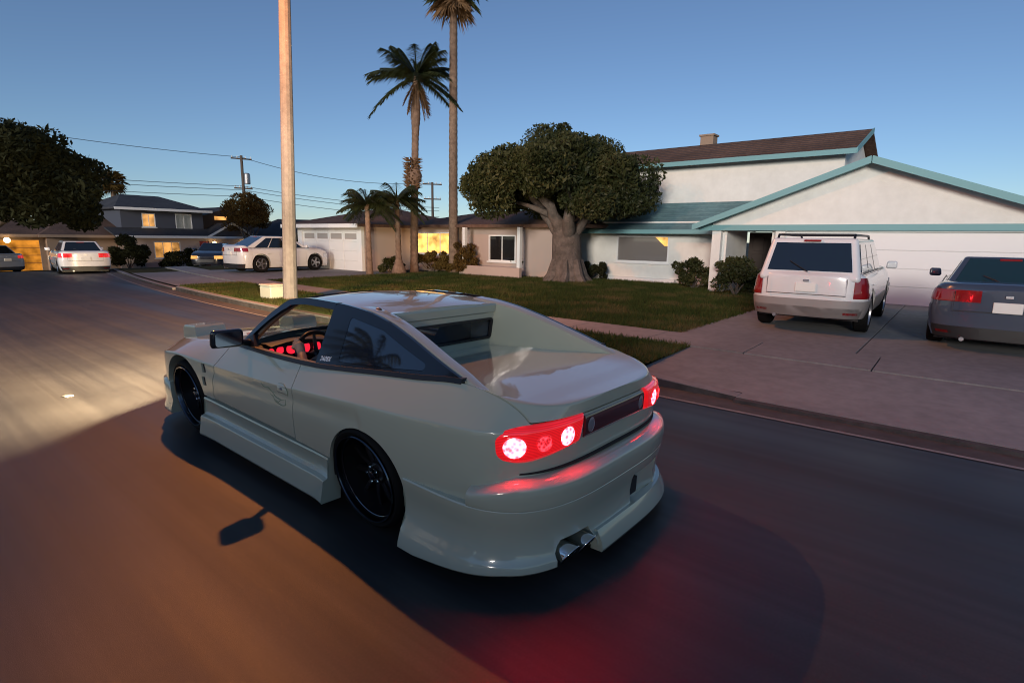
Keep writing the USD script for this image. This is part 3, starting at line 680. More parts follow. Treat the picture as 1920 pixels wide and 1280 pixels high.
# fender vents behind the front wheels, door handle recesses
for s in (-1, 1):
    for k, (x, z0, z1) in enumerate(((2.045, .535, .60), (2.045, .43, .495))):
        lo, hi = (0.80, 1.0) if s > 0 else (-1.0, -0.80)
        B = B - man(prism([(x, z0), (x + .055, z0 - .004), (x + .075, z1), (x + .015, z1 + .004)], lo, hi))
# split: doors, bonnet, rear hatch deck
parts = {}
door_poly = Polygon([(0.735, 0.345), (0.745, 0.60), (0.785, 1.1), (1.60, 1.1), (1.90, 0.62), (1.93, 0.50), (1.94, 0.345)])
G = 0.0035
doors = []
for s in (-1, 1):
    lo, hi = (0.60, 1.1) if s > 0 else (-1.1, -0.60)
    doors.append(B ^ man(prism(door_poly.buffer(-G), lo, hi)))
for s in (-1, 1):
    lo, hi = (0.60, 1.1) if s > 0 else (-1.1, -0.60)
    B = B - man(prism(door_poly.buffer(G), lo, hi))
def yz_edge(x): return float(_F[0](x))
hatch_poly = Polygon([(0.36, .74)] + [(x, yz_edge(x) - 0.004) for x in np.linspace(0.34, -0.98, 20)] + [(-1.02, .632), (-1.2, .622), (-1.2, -.622), (-1.02, -.632)] + [(x, -yz_edge(x) + 0.004) for x in np.linspace(-0.98, 0.34, 20)] + [(0.36, -.74)])
low = man(trimesh.creation.box(bounds=[[-2, -2, 0.835], [1.0, 2, 1.5]]))
hatch = B ^ man(prism(hatch_poly.buffer(-G), 0.5, 1.5, 'z')) ^ man(trimesh.creation.box(bounds=[[-2, -2, 0.835 + G], [1.0, 2, 1.5]]))
B = B - (man(prism(hatch_poly.buffer(G), 0.5, 1.5, 'z')) ^ man(trimesh.creation.box(bounds=[[-2, -2, 0.835 - G], [1.0, 2, 1.5]])))
bonnet_poly = Polygon([(1.98, -.70), (1.98, .70), (2.5, .665), (3.0, .62), (3.25, .52), (3.25, -.52), (3.0, -.62), (2.5, -.665)])
bonnet = B ^ man(prism(bonnet_poly.buffer(-G), 0.45, 1.2, 'z'))
B = B - man(prism(bonnet_poly.buffer(G), 0.52, 1.2, 'z'))
obj('body_shell', B, 'coupe_paint', car, smooth=26)
core = man(body_solid(0.014)) - man(trimesh.creation.box(bounds=[[0.33, -0.72, 0.3], [1.95, 0.72, 1.2]]))
for k in ('r', 'f'):
    ap = arch_poly(*ARCH[k], grow=0.012)
    for lo, hi in ((0.53, 1.1), (-1.1, -0.53)): core = core - man(prism(ap, lo, hi))
obj('inner_structure', core, 'coupe_inner', car)
for d in doors: obj('door', d, 'coupe_paint', car, smooth=26)
obj('bonnet', bonnet, 'coupe_paint', car, smooth=32)

# ---- greenhouse
def zb(x): return float(_F[1](x))
def ysurf(x, z):
    return float(_F[0](x)) - 0.006 - 0.485 * (z - zb(x)) - 0.10 * max(z - zb(x), 0) * 0.25
def top_line(x):   # upper border of the dark side glass: pillar, rail, then down to the deck
    return float(_TL(x))
_TL = PchipInterpolator([-0.66, -0.40, -0.10, 0.10, 0.35, 0.62, 0.95, 1.20, 1.35, 1.50, 1.66],
                        [0.955, 1.035, 1.125, 1.172, 1.205, 1.216, 1.213, 1.185, 1.105, 0.985, 0.812])
# flying buttresses + roof + bulkhead as one painted hatch shell
def roof_z(x, y): return float(PchipInterpolator([0.20, 0.35, 0.62, 0.95, 1.20, 1.27], [1.195, 1.218, 1.235, 1.232, 1.206, 1.190])(x)) - 0.028 * (y / 0.56) ** 2
P_, Q_ = [], []
for x in np.linspace(0.235, 1.255, 26):
    w = ysurf(x, top_line(x)) - 0.012
    row = [(x - 0.05 * (y / 0.56) ** 2 * (x > 1.1), y * w / 0.56, roof_z(x, y)) for y in np.linspace(-0.56, 0.56, 33)]
    P_.append(row); Q_.append([(a, b * 0.985, c - 0.028) for a, b, c in row])
obj('roof_panel', shell(P_, Q_), 'coupe_paint', car, smooth=40)
hs = hatch
butts = []
for s in (-1, 1):
    rings = []
    for x in np.linspace(0.42, -0.80, 34):
        zt = top_line(x) + 0.008 if x > -0.62 else float(np.interp(x, [-0.80, -0.62], [0.915, top_line(-0.62) + 0.006]))
        zl = 0.80
        yo_t = ysurf(x, zt) - 0.016 if x > -0.6 else float(np.interp(x, [-0.80, -0.6], [.690, ysurf(-0.6, top_line(-.6)) - 0.016]))
        yo_b = float(_F[0](x)) - 0.030
        wtop = float(np.interp(x, [-0.8, -0.5, 0.1, 0.42], [0.055, 0.085, 0.098, 0.12]))
        yi_t = yo_t - wtop; yi_b = yi_t - 0.02
        c = 0.012
        ring = [(x, yo_b, zl), (x, yo_t + c * .5, zt - c * 1.3), (x, yo_t - c * .3, zt - c * .3), (x, yo_t - c * 1.5, zt), (x, yi_t + c, zt - 0.003), (x, yi_t, zt - c), (x, yi_b, zl)]
        rings.append([(a, s * b, cc) for a, b, cc in ring])
    butts.append(loft(rings))
    hs = hs + man(butts[-1])
# bulkhead with the small rear window opening
win = sbox(-0.46, 0.928, 0.46, 1.085).buffer(-0.03).buffer(0.03)
bulk_poly = Polygon([(-0.53, 0.80), (0.53, 0.80), (0.53, 1.09), (0.50, 1.186), (-0.50, 1.186), (-0.53, 1.09)]).difference(win)
def lean(t, x0=0.285, k=0.16):   # slope the upright sheet: x = x0 + ... leaning forward going down? upright, slightly back
    v = t.vertices.copy(); v[:, 0] = v[:, 0] + (v[:, 2] - 1.0) * -0.10; t.vertices = v; return t
bulk = lean(prism(bulk_poly, 0.235, 0.262, 'x'))
hs = hs + man(bulk)
# header over the window joins the roof
hd = lean(bx(0.225, 0.30, -0.545, 0.545, 1.12, 1.192, 0.012))
hs = hs + man(hd)
obj('hatch', hs, 'coupe_paint', car, smooth=30)
glass_poly = win.buffer(-0.012)
obj('rear_window', lean(prism(glass_poly, 0.246, 0.250, 'x')), 'rear_window_glass', car)
obj('rear_window_seal', lean(prism(win.buffer(0.002).difference(win.buffer(-0.014)), 0.228, 0.255, 'x')), 'black_satin', car)
# dark quarter glass and pillars on each side
def side_sheet(poly, off0, off1, s, step=0.03):
    """a sheet on the side glass surface, cut to poly (x, z)"""
    t = prism(poly, 0.0, 1.0)
    t = t.subdivide_to_size(0.05, max_iter=12) if False else t
    g = trimesh.creation.extrude_polygon(poly, 1.0, triangle_args='', engine='earcut') if False else None
    # regular strips so that the sheet bends with the surface
    minx, minz, maxx, maxz = poly.bounds
    M = None
    xs = np.arange(minx - step, maxx + 2 * step, step); zs = np.linspace(minz - 0.02, maxz + 0.02, 14)
    P0 = [[(x, s * (ysurf(x, z) + off1), z) for z in zs] for x in xs]
    P1 = [[(x, s * (ysurf(x, z) + off0), z) for z in zs] for x in xs]
    slab = man(shell(P0, P1))
    return slab ^ man(prism(poly, -1.2, 1.2))
xt = np.linspace(-0.655, 0.66, 40)
quarter = Polygon([(0.618, zb(0.618) + .012), (0.662, 1.20)] + [(x, top_line(x) + 0.003) for x in xt[::-1] if x < 0.655] + [(-0.655, 0.966)] + [(x, zb(x) + 0.012) for x in np.linspace(-0.62, 0.60, 24)]).buffer(0)
pillar_b = Polygon([(0.618, zb(.6) + .012), (0.668, 1.205), (0.52, 1.205), (0.43, zb(.43) + .012)]).intersection(quarter.buffer(0.001))
inner_glass = Polygon([(0.395, zb(.395) + .045), (0.445, 1.155), (0.10, 1.122), (-0.12, 1.062), (-0.42, zb(-.42) + 0.040), (0.0, zb(0) + .036)]).buffer(-0.02).buffer(0.02)
rail = Polygon([(x, top_line(x) + 0.003) for x in np.linspace(0.655, 1.66, 40)] + [(1.66, zb(1.66)), (1.60, zb(1.6))] + [(x, top_line(x) - 0.040 - 0.015 * (x > 1.2)) for x in np.linspace(1.56, 0.655, 30)]).buffer(0)
sill = Polygon([(x, zb(x) - 0.004) for x in np.linspace(-0.60, 1.66, 40)] + [(x, zb(x) + 0.022) for x in np.linspace(1.66, -0.60, 40)])
sail = Polygon([(1.64, zb(1.6)), (1.40, zb(1.4) + .01), (1.52, 0.905), (1.585, 0.87)])
for s in (1, -1):
    q = side_sheet(quarter.difference(inner_glass.buffer(0.002)), -0.010, 0.006, s)
    obj('quarter_panel', q, 'frit_black', car, smooth=30)
    obj('quarter_glass', side_sheet(inner_glass, -0.006, 0.004, s), 'dark_tint', car, smooth=30)
    obj('window_pillar', side_sheet(rail, -0.035, 0.0065, s), 'black_gloss', car, smooth=30)
    obj('window_sill', side_sheet(sill, -0.02, 0.014, s), 'black_satin', car, smooth=30)
    obj('mirror_sail', side_sheet(sail, -0.02, 0.012, s), 'black_satin', car, smooth=30)
    # door mirror: rounded shell on a stalk
    c = V(1.44, s * 0.945, 0.905)
    shellm = man(trimesh.convex.convex_hull(np.vstack([ball(c + V(dx, s * dy, dz), r, 1).vertices for dx, dy, dz, r in
             ((0.0, -.085, -.035, .028), (0.0, .085, -.030, .026), (0.0, -.085, .040, .028), (0.0, .082, .045, .026), (.075, -.05, 0.0, .035), (.07, .05, .01, .03))])))
    mp = obj('door_mirror', shellm, 'black_gloss', car, smooth=40)
    obj('mirror_stalk', trimesh.convex.convex_hull(np.vstack([ball(V(1.52, s * .75, .845), .025, 1).vertices, ball(V(1.47, s * .88, .875), .022, 1).vertices])), 'black_satin', car, smooth=40)
    obj('mirror_glass', T(prism(sbox(-.088, -.045, .088, .05).buffer(-.02).buffer(.02), -0.002, 0.002, 'x'), c + V(-.033, 0, .004)), 'chrome', car)
# wind-screen and its black surround
def screen_pt(u, v, off=0.0):   # u across -1..1, v 0 bottom..1 top
    yb_, yt_ = 0.735, 0.575
    xb = 1.86 - 0.24 * u * u; xt_ = 1.245 - 0.055 * u * u
    zb_ = 0.825 - 0.02 * u * u; zt_ = 1.203 - 0.026 * u * u
    w = yb_ + (yt_ - yb_) * v
    return V(xb + (xt_ - xb) * v + 0.02 * math.sin(math.pi * v) + off * .55, u * w, zb_ + (zt_ - zb_) * v + 0.018 * math.sin(math.pi * v) + off * .83)
us, vs = np.linspace(-0.97, 0.97, 25), np.linspace(0.02, 0.97, 12)
obj('windscreen', shell([[screen_pt(u, v, .003) for v in vs] for u in us], [[screen_pt(u, v, -.001) for v in vs] for u in us]), 'windscreen_glass', car, smooth=30)
for s in (1, -1):
    ue = np.linspace(0.93, 1.0, 4) * s
    obj('windscreen_pillar', shell([[screen_pt(u, v, .008) for v in np.linspace(0, 1, 14)] for u in ue], [[screen_pt(u, v, -.035) for v in np.linspace(0, 1, 14)] for u in ue]), 'black_gloss', car, smooth=30)
obj('windscreen_header', shell([[screen_pt(u, v, .006) for v in (0.95, 1.0)] for u in us], [[screen_pt(u, v, -.03) for v in (0.95, 1.0)] for u in us]), 'black_satin', car, smooth=30)
obj('cowl', shell([[screen_pt(u, 0.03, .004) + V(d, 0, -.35 * d) for d in (0, .13)] for u in us], [[screen_pt(u, 0.03, -.03) + V(d, 0, -.35 * d - .02) for d in (0, .13)] for u in us]), 'black_satin', car, smooth=30)
# right-hand door glass (raised); the driver's window is down
rg = Polygon([(1.60, zb(1.6) + .02)] + [(x, top_line(x) - .03) for x in np.linspace(1.52, 0.66, 14)] + [(0.62, zb(.62) + .02)]).buffer(0)
obj('door_glass', side_sheet(rg, -0.004, 0.0, -1), 'window_clear', car, smooth=30)

# ---- side skirts
def skirt(s):
    rings = []
    for x in np.linspace(0.345, 2.085, 40):
        e = max(0, (x - 1.85) / 0.235); e2 = max(0, (0.50 - x) / 0.155)
        f = 0.012 * e * e + 0.016 * e2 * e2
        p = [(.78, .335), (.862 + f * .3, .332), (.866 + f * .3, .322), (.858 + f * .3, .300), (.846 + f, .255), (.846 + f, .222), (.858 + f, .205), (.884 + f, .196), (.890 + f, .186), (.894 + f, .140), (.903 + f, .085), (.906 + f, .066), (.900 + f, .054), (.78, .052)]
        rings.append([(x + (0.03 * (0.33 - z) if e2 > 0 else 0) , s * y, z + ground_z(x, s * .88) * 0.35 * (1 - (z - .052) / .29)) for y, z in p])
    return loft(rings)
for s in (1, -1): obj('side_skirt', skirt(s), 'coupe_paint', car, smooth=28)

# ---- rear bumper: profile swept round the tail
def plan(y_frac_list, W, xs, a, n=3.4):
    out = []
    for t in y_frac_list:       # t: angle-like parameter -1..1 round the tail
        th = t * math.pi / 2
        y = W * math.copysign(abs(math.sin(th)) ** (2 / n), t) if False else None
    return out
def plan_curve(W, x0, a, n, count=110, xfront=-0.365):
    th = np.linspace(0, math.pi / 2, count // 2)
    q = np.stack([x0 - a * np.cos(th) ** (2 / n), W * np.sin(th) ** (2 / n)], 1)          # centre -> side
    side = np.stack([np.linspace(x0, xfront, 14)[1:], np.full(13, W)], 1)
    h = np.vstack([q, side])
    # resample by length
    d = np.r_[0, np.cumsum(np.hypot(*np.diff(h, axis=0).T))]
    s = np.linspace(0, d[-1], count // 2)
    h = np.stack([np.interp(s, d, h[:, 0]), np.interp(s, d, h[:, 1])], 1)
    full = np.vstack([h[::-1], (h * [1, -1])[1:]])       # left side front ... round ... right side front
    t = np.gradient(full, axis=0); t /= np.linalg.norm(t, axis=1, keepdims=True)
    nrm = np.stack([t[:, 1], -t[:, 0]], 1)
    if (nrm[len(nrm) // 2] @ V(-1, 0)) < 0: nrm = -nrm
    return full, nrm
C_, N_ = plan_curve(0.888, -0.52, 0.650, 3.4, 150)
def sweep(profile, sel=None, fn=None):
    rings = []
    for k, (c, n) in enumerate(zip(C_, N_)):
        if sel is not None and not sel(c): continue
        pr = profile(c) if callable(profile) else profile
        rings.append([(c[0] + n[0] * d, c[1] + n[1] * d, z) for d, z in pr])
    return loft(rings)
def prof_low(c):
    k = float(np.clip((c[0] + 0.98) / 0.5, 0, 1))      # 0 round the back, 1 on the flanks
    flare = 0.012 + 0.018 * k
    zl = 0.118 - 0.058 * k
    return [(-.14, .446), (-.004, .446), (.000, .438), (-.004, .40), (-.020, .34), (-.026, .28), (-.020, .215), (flare * .3, .17), (flare, zl + .04), (flare + .003, zl + .012), (flare - .008, zl), (-.14, zl)]
lowb = man(sweep(prof_low))
def prof_up(c):
    k = float(np.clip((c[0] + 1.02) / 0.2, 0, 1))
    zt = 0.525 - 0.008 * k
    u = 1 - k
    return [(-.16, .530 + .062 * u), (-.05 - .03 * u, .528 + .060 * u), (-.030 - .005 * u, .526 + .056 * u), (-.006, .516 + .054 * u), (.006, .502 + .046 * u), (.010, .480 + .034 * u), (.003, .45), (-.002, .44), (-.16, .44)]
upb = man(sweep(prof_up, sel=lambda c: c[0] < -0.80))
bumper = lowb + upb
ex_poly = Polygon([(0.265, 0.0), (0.272, .17), (.31, .240), (.52, .240), (.568, .19), (.585, 0.0)]).buffer(-.012).buffer(.012)
bumper = bumper - man(prism(ex_poly, -1.6, -0.9, 'x'))
rec = lambda y0, y1, z0, z1, x0=-1.6, x1=-1.135: man(prism(sbox(y0, z0, y1, z1).buffer(-.008).buffer(.008), x0, x1, 'x'))
bumper = bumper - rec(-0.50, -0.14, 0.20, 0.375, -1.6, -1.118)
obj('rear_bumper', bumper, 'coupe_paint', car, smooth=30)
obj('bumper_seal', sweep([(-.16, .594), (-.066, .594), (-.066, .603), (-.16, .603)], sel=lambda c: c[0] < -0.835), 'coupe_inner', car)
obj('tow_hole', prism(sbox(-0.24, .235, -0.155, .335).buffer(-.008).buffer(.008), -1.135, -1.112, 'x'), 'coupe_inner', car)
# lower lip between the exhaust and the right corner
def lip_prof(c): return [(-.03, .205), (.004, .205), (.034, .150), (.046, .110), (.040, .095), (-.03, .09)]
lipm = man(sweep(lip_prof, sel=lambda c: c[0] < -0.9 and c[1] < 0.268 and c[1] > -0.87))
obj('rear_lip', lipm, 'coupe_paint', car, smooth=28)
# exhaust tips
for k, (y, ln) in enumerate(((0.490, .0), (0.352, .02))):
    prof = [(.056, -.18), (.060, -.01), (.0635, .0), (.0635, .004), (.061, .006), (.054, .004), (.052, -.01), (.052, -.18), (.056, -.18)]
    t = lathe(prof, 40, 'x')
    v = t.vertices.copy(); v[:, 0] *= -1; t.vertices = v; t.invert()
    ring = t
    v = ring.vertices.copy(); v[:, 0] += np.where(v[:, 0] < 0.02, -0.55 * v[:, 2], 0); ring.vertices = v      # slash-cut ends
    obj('exhaust_tip', T(ring, (-1.150 - ln * 0.6, y, 0.158), ry=-0.06), 'chrome', car, smooth=40)
    obj('exhaust_pipe', T(trimesh.creation.cylinder(radius=.051, height=.02, sections=24), (-1.06, y, .125), ry=math.pi / 2), 'coupe_inner', car)

# ---- tail lamps on the tail's curve
def tail_curve(y):     # x of the body tail at height ~.75 for half width y
    W = 0.795
    t = (1 - min(abs(y) / W, 0.9999) ** 3.8) ** (1 / 3.8)
    return -0.60 - 0.485 * t
_cy = np.concatenate([np.linspace(0, .66, 60), .66 + .1345 * np.sin(np.linspace(0, math.pi / 2, 60))[1:]])
_cx = np.array([tail_curve(y) for y in _cy])
_cs = np.r_[0, np.cumsum(np.hypot(np.diff(_cx), np.diff(_cy)))]
def on_tail(s, z, off):   # s: arc length from the centre line (signed: + left)
    a = abs(s); y = float(np.interp(a, _cs, _cy)); x = float(np.interp(a, _cs, _cx))
    y2 = float(np.interp(a + .004, _cs, _cy)); x2 = float(np.interp(a + .004, _cs, _cx)); y1 = float(np.interp(max(a - .004, 0), _cs, _cy)); x1 = float(np.interp(max(a - .004, 0), _cs, _cx))
    t = V(x2 - x1, y2 - y1); t /= np.linalg.norm(t) + 1e-9
    n = V(-t[1], t[0])
    return V(x + n[0] * off, math.copysign(y + n[1] * off, s), z)
S_OUT = float(np.interp(0.788, _cy, _cs)); S_IN = 0.335
def lamp_edge(u):   # u 0 outer .. 1 inner: lower and upper height
    h = 0.094 * (1 - max(0, (0.46 - u) / 0.46) ** 1.9) ** 0.55 * (1 - 0.36 * max(0, u - .3)) + 0.002
    mid = 0.728 + 0.044 * u
    return mid - h, mid + h * 0.92
for s in (1, -1):
    P_, Q_ = [], []
    for u in np.r_[np.linspace(0, .08, 8)[:-1], np.linspace(.08, 1, 36)]:
        lo, hi = lamp_edge(u); r0, r1 = [], []
        for v in np.linspace(0, 1, 13):
            z = lo + (hi - lo) * v
            sl = S_OUT + (S_IN - S_OUT) * u - 0.03 * u * (1 - v) * -1
            bulge = 0.020 * (1 - (2 * v - 1) ** 4) ** .5 * min(1, (u / .06)) ** .5 * min(1, ((1 - u) / .03 + .15)) ** .5
            r0.append(on_tail(s * sl, z, 0.003 + bulge)); r1.append(on_tail(s * sl, z, -0.02))
        P_.append(r0); Q_.append(r1)
    tl = obj('tail_lamp', shell(P_, Q_), 'red_lens', car, smooth=40)
    for u, r, m_ in ((0.30, .050, 'brake_bulb'), (0.535, .038, 'dim_bulb'), (0.77, .047, 'brake_bulb')):
        lo, hi = lamp_edge(u); zc = (lo + hi) / 2 - .002
        sc = S_OUT + (S_IN - S_OUT) * u
        rows, rows2 = [], []
        for rr in np.linspace(0.02, 1, 7):
            rows.append([on_tail(s * (sc + r * rr * math.cos(a)), zc + r * rr * math.sin(a), 0.0245 + 0.007 * math.sqrt(max(0, 1 - rr * rr))) for a in np.linspace(0, 2 * math.pi, 33)])
        g = grid(rows); 
        if (g.face_normals.mean(0) @ V(-1, 0, 0)) < 0: g.invert()
        obj('round_lamp', g, m_, tl, smooth=True)
        if m_ == 'brake_bulb':
            q0 = on_tail(s * sc, zc, .0335); q1 = on_tail(s * sc, zc, .06); dd = (q1 - q0) / np.linalg.norm(q1 - q0) + V(0, -.12, -.13); dd /= np.linalg.norm(dd)
            LB = UsdLux.DiskLight.Define(stage, str(tl.GetPath()) + '/filament' + ('' if u < .5 else '_001'))
            LB.CreateRadiusAttr(.026); LB.CreateNormalizeAttr(False); LB.CreateIntensityAttr(RED_BEAM); LB.CreateColorAttr(Gf.Vec3f(1.0, .010, .016))
            z_ = -dd; x_ = np.cross([0, 0, 1.0], z_); x_ /= np.linalg.norm(x_); y_ = np.cross(z_, x_)
            LB.AddTransformOp().Set(Gf.Matrix4d(*[float(q) for q in (*x_, 0, *y_, 0, *z_, 0, *q0, 1)]))
        ringp = [on_tail(s * (sc + (r + .003) * math.cos(a)), zc + (r + .003) * math.sin(a), 0.024) for a in np.linspace(0, 2 * math.pi, 41)]
        obj('lamp_bezel', tube(ringp, .0035, 6), 'red_lens', tl, smooth=True)
# dark garnish between the lamps with a clear reversing lamp at each end
P_, Q_ = [], []
for sl in np.linspace(S_IN - .012, -(S_IN - .012), 50):
    hw = 0.056
    P_.append([on_tail(sl if abs(sl) > 1e-6 else 1e-6, 0.765 + hw * q, 0.008 + .008 * (1 - q ** 4)) for q in np.linspace(-1, 1, 9)])
    Q_.append([on_tail(sl if abs(sl) > 1e-6 else 1e-6, 0.765 + hw * q, -0.02) for q in np.linspace(-1, 1, 9)])
gar = obj('tail_garnish', shell(P_, Q_), 'garnish', car, smooth=40)
for s in (1, -1):
    rows = [[on_tail(s * (.275 + .030 * rr * math.cos(a)), .768 + .040 * rr * math.sin(a), .0175 + .004 * math.sqrt(max(0, 1 - rr * rr))) for a in np.linspace(0, 2 * math.pi, 25)] for rr in np.linspace(.02, 1, 5)]
    g = grid(rows)
    if (g.face_normals.mean(0) @ V(-1, 0, 0)) < 0: g.invert()
    obj('reversing_lamp', g, 'clear_lens', gar, smooth=True)

# ---- front bumper lip (its left end shows ahead of the front wheel)
fr = []
for t in np.linspace(-1, 1, 60):
    th = t * math.pi / 2
    x = 2.84 + 0.50 * abs(math.cos(th)) ** (2 / 2.8); y = 0.855 * math.copysign(abs(math.sin(th)) ** (2 / 2.8), t)
    fr.append((x, y))
fr = np.array([(2.82, -.855)] + fr + [(2.82, .855)])
rings = [[(x * 1.0 - (.0 if abs(y) > .8 else 0.0), y * a, z) for a, z in ((.9, .36), (1.0, .35), (.995, .24), (.985, .17), (1.01, .10), (1.012, .075), (1.0, .065), (.85, .065))] for x, y in fr]
fb = loft(rings)
v = fb.vertices.copy(); v[:, 2] += np.array([ground_z(a, b) for a, b in v[:, :2]]) * 0.6; fb.vertices = v
obj('front_bumper', fb, 'coupe_paint', car, smooth=30)

# ---- wheels
def wheel(parent_name, c, s, camber):
    """deep dished wheel, face towards s*y; c = centre of the tyre's outer plane"""
    R = trimesh.transformations.rotation_matrix(-s * camber, [1, 0, 0])
    def put(m):
        m = m.copy(); m.apply_transform(R); m.apply_translation(c); return m
    o = s
    W_ = 0.235
    def lt(prof, n=56):
        p = [(r, h * o) for r, h in prof]; return lathe(p, n, 'y')
    tyre = lt([(.260, -.012), (.270, -.002), (.287, .002), (.302, -.008), (.310, -.028), (.312, -.05), (.312, -W_ / 2), (.3115, -W_ + .03), (.306, -W_ + .01), (.28, -W_), (.260, -W_ + .02), (.260, -.012)])
    w = obj('wheel', put(tyre), 'tyre_rubber', car, smooth=35)
    obj('rim_lip', put(lt([(.260, -.006), (.264, .004), (.261, .010), (.254, .008), (.251, -.002), (.247, -.034), (.244, -.038), (.242, -.034), (.257, -.022), (.260, -.006)])), 'rim_lip', w, smooth=40)
    obj('rim_barrel', put(lt([(.2465, -.024), (.238, -.110), (.226, -.125), (.226, -.20), (.232, -.20), (.236, -.125), (.249, -.10), (.254, -.024), (.2465, -.024)])), 'rim_black', w, smooth=40)
    for k in range(10):
        a = 2 * math.pi * k / 10 + 0.2
        sp = trimesh.convex.convex_hull(np.array([(x, o * y, z) for x, y, z in (
            (.040, -.100, .018), (.040, -.100, -.018), (.040, -.130, .016), (.040, -.130, -.016),
            (.140, -.095, .011), (.140, -.095, -.011), (.234, -.108, .013), (.234, -.108, -.013), (.234, -.132, .012), (.234, -.132, -.012))]))
        sp.apply_transform(trimesh.transformations.rotation_matrix(a, [0, 1, 0]))
        obj('spoke', put(sp), 'rim_black', w, smooth=25)
    obj('hub', put(lt([(0, -.070), (.030, -.070), (.034, -.076), (.034, -.082), (.066, -.084), (.070, -.090), (.070, -.12), (0, -.12), (0, -.070)], 36)), 'rim_black', w, smooth=30)
    obj('centre_cap', put(lt([(0, -.046), (.018, -.047), (.026, -.052), (.030, -.062), (.030, -.072), (0, -.072), (0, -.046)], 28)), 'rim_lip', w, smooth=30)
    for k in range(5):
        a = 2 * math.pi * k / 5
        n = lt([(0, -.058), (.008, -.058), (.010, -.062), (.010, -.085), (0, -.085), (0, -.058)], 8)
        n.apply_translation((.050 * math.cos(a), 0, .050 * math.sin(a)))
        obj('lug_nut', put(n), 'chrome', w)
    obj('brake_disc', put(lt([(.07, -.155), (.150, -.155), (.150, -.175), (.07, -.175), (.07, -.155)], 40)), 'steel_disc', w, smooth=30)
for s in (1, -1):
    for k, yo, cam_ in (('r', .850, .14), ('f', .828, .12)):
        x, _z = wheel_at[k]
        wheel('wheel', V(x, s * yo, TR - 0.004 + ground_z(x, s * yo)), s, cam_)
    for k in ('r', 'f'):
        c, rx, rz = ARCH[k]
        lin = []
        for a in np.linspace(-0.25, math.pi + 0.25, 30):
            lin.append([(c[0] + (rx + .010) * math.cos(a), s * y, c[1] + (rz + .010) * math.sin(a)) for y in (.50, .80 if k == 'f' else .83)])
        inn = [[(c[0] + (rx + .016) * math.cos(a), s * y, c[1] + (rz + .016) * math.sin(a)) for y in (.50, .80 if k == 'f' else .83)] for a in np.linspace(-0.25, math.pi + 0.25, 30)]
        obj('wheel_well', shell(lin, inn), 'coupe_inner', car, smooth=40)
        obj('wheel_well_wall', bx(c[0] - rx - .01, c[0] + rx + .01, s * .50, s * .538, .10, c[1] + rz + .005), 'coupe_inner', car)

# ---- pop-up headlamps
for s in (1, -1):
    c = V(3.00, s * 0.47, 0.0)
    zt = 0.775
    hp = np.array([(c[0] + dx, c[1] + s * dy * .8, z) for dx, dy, z in (
        (-.17, -.165, .665), (-.17, .165, .655), (-.13, -.165, zt - .015), (-.13, .165, zt - .020), (-.11, -.150, zt), (-.11, .150, zt - .005), (.12, -.150, zt - .02), (.12, .150, zt - .025), (.135, -.165, zt - .05), (.135, .165, zt - .055), (.13, -.165, .59), (.13, .165, .58))])
    h = obj('headlamp', trimesh.convex.convex_hull(hp), 'coupe_paint', car, smooth=25)
    obj('lamp_bezel', bx(c[0] + .128, c[0] + .142, c[1] - .12, c[1] + .12, .615, .735, .004), 'black_satin', h)
    obj('headlamp_lens', bx(c[0] + .138, c[0] + .147, c[1] - .105, c[1] + .105, .63, .72, .003), 'headlamp_glow', h)
    # the beam of this headlamp, thrown forward and down
    L = UsdLux.DiskLight.Define(stage, f'/World/coupe/headlamp{"" if s > 0 else "_001"}/beam')
    L.CreateRadiusAttr(0.06); L.CreateIntensityAttr(3900.0 * HEAD); L.CreateColorAttr(Gf.Vec3f(1.0, 0.74, 0.42)); L.CreateNormalizeAttr(False)
    sh = UsdLux.ShapingAPI.Apply(L.GetPrim()); sh.CreateShapingConeAngleAttr(85.0); sh.CreateShapingConeSoftnessAttr(0.6)
    d = V(1.0, 0.28, -0.16); d /= np.linalg.norm(d)
    z_ = -d; x_ = np.cross([0, 0, 1.0], z_); x_ /= np.linalg.norm(x_); y_ = np.cross(z_, x_)
    L.AddTransformOp().Set(Gf.Matrix4d(*[float(q) for q in (*x_, 0, *y_, 0, *z_, 0, c[0] + .165, c[1], .675, 1)]))

# ---- cabin
obj('cabin_floor', bx(0.36, 1.80, -.70, .70, .365, .385), 'interior_black', car)
dash = loft([[(1.59, y, .55), (1.57, y, .68), (1.585, y, .765), (1.63, y, .785), (1.80, y, .785), (1.84, y, .72), (1.82, y, .45), (1.66, y, .45)] for y in np.linspace(-.695, .695, 12)])
obj('dashboard', dash, 'interior_black', car, smooth=35)
hood_ = loft([[(1.50, y, .785), (1.50, y, .800 + .025 * math.cos((y - .36) / .2 * 1.5)), (1.58, y, .808 + .022 * math.cos((y - .36) / .2 * 1.5)), (1.70, y, .79), (1.70, y, .76)] for y in np.linspace(.12, .60, 14)])
obj('instrument_hood', hood_, 'interior_black', car, smooth=35)
gauges = [(.575, .742, .032), (.50, .750, .033), (.405, .752, .046), (.29, .745, .046), (.185, .742, .038), (-.02, .72, .034), (-.11, .72, .034)]
for y, z, r in gauges:
    obj('gauge_face', T(trimesh.creation.cylinder(radius=r, height=.006, sections=24), (1.560, y, z), ry=math.pi / 2 + .18), 'gauge_red', car)
    obj('gauge_ring', tube([(1.556 + .18 * r * math.sin(a) * -1, y + r * 1.06 * math.cos(a), z + r * 1.06 * math.sin(a)) for a in np.linspace(0, 2 * math.pi, 25)], .005, 6), 'black_satin', car, smooth=True)
SWC, SWN = V(1.24, .365, .752), V(-.93, 0, .36)
t1 = V(0, 1, 0); t2 = np.cross(SWN, t1); t2 /= np.linalg.norm(t2)
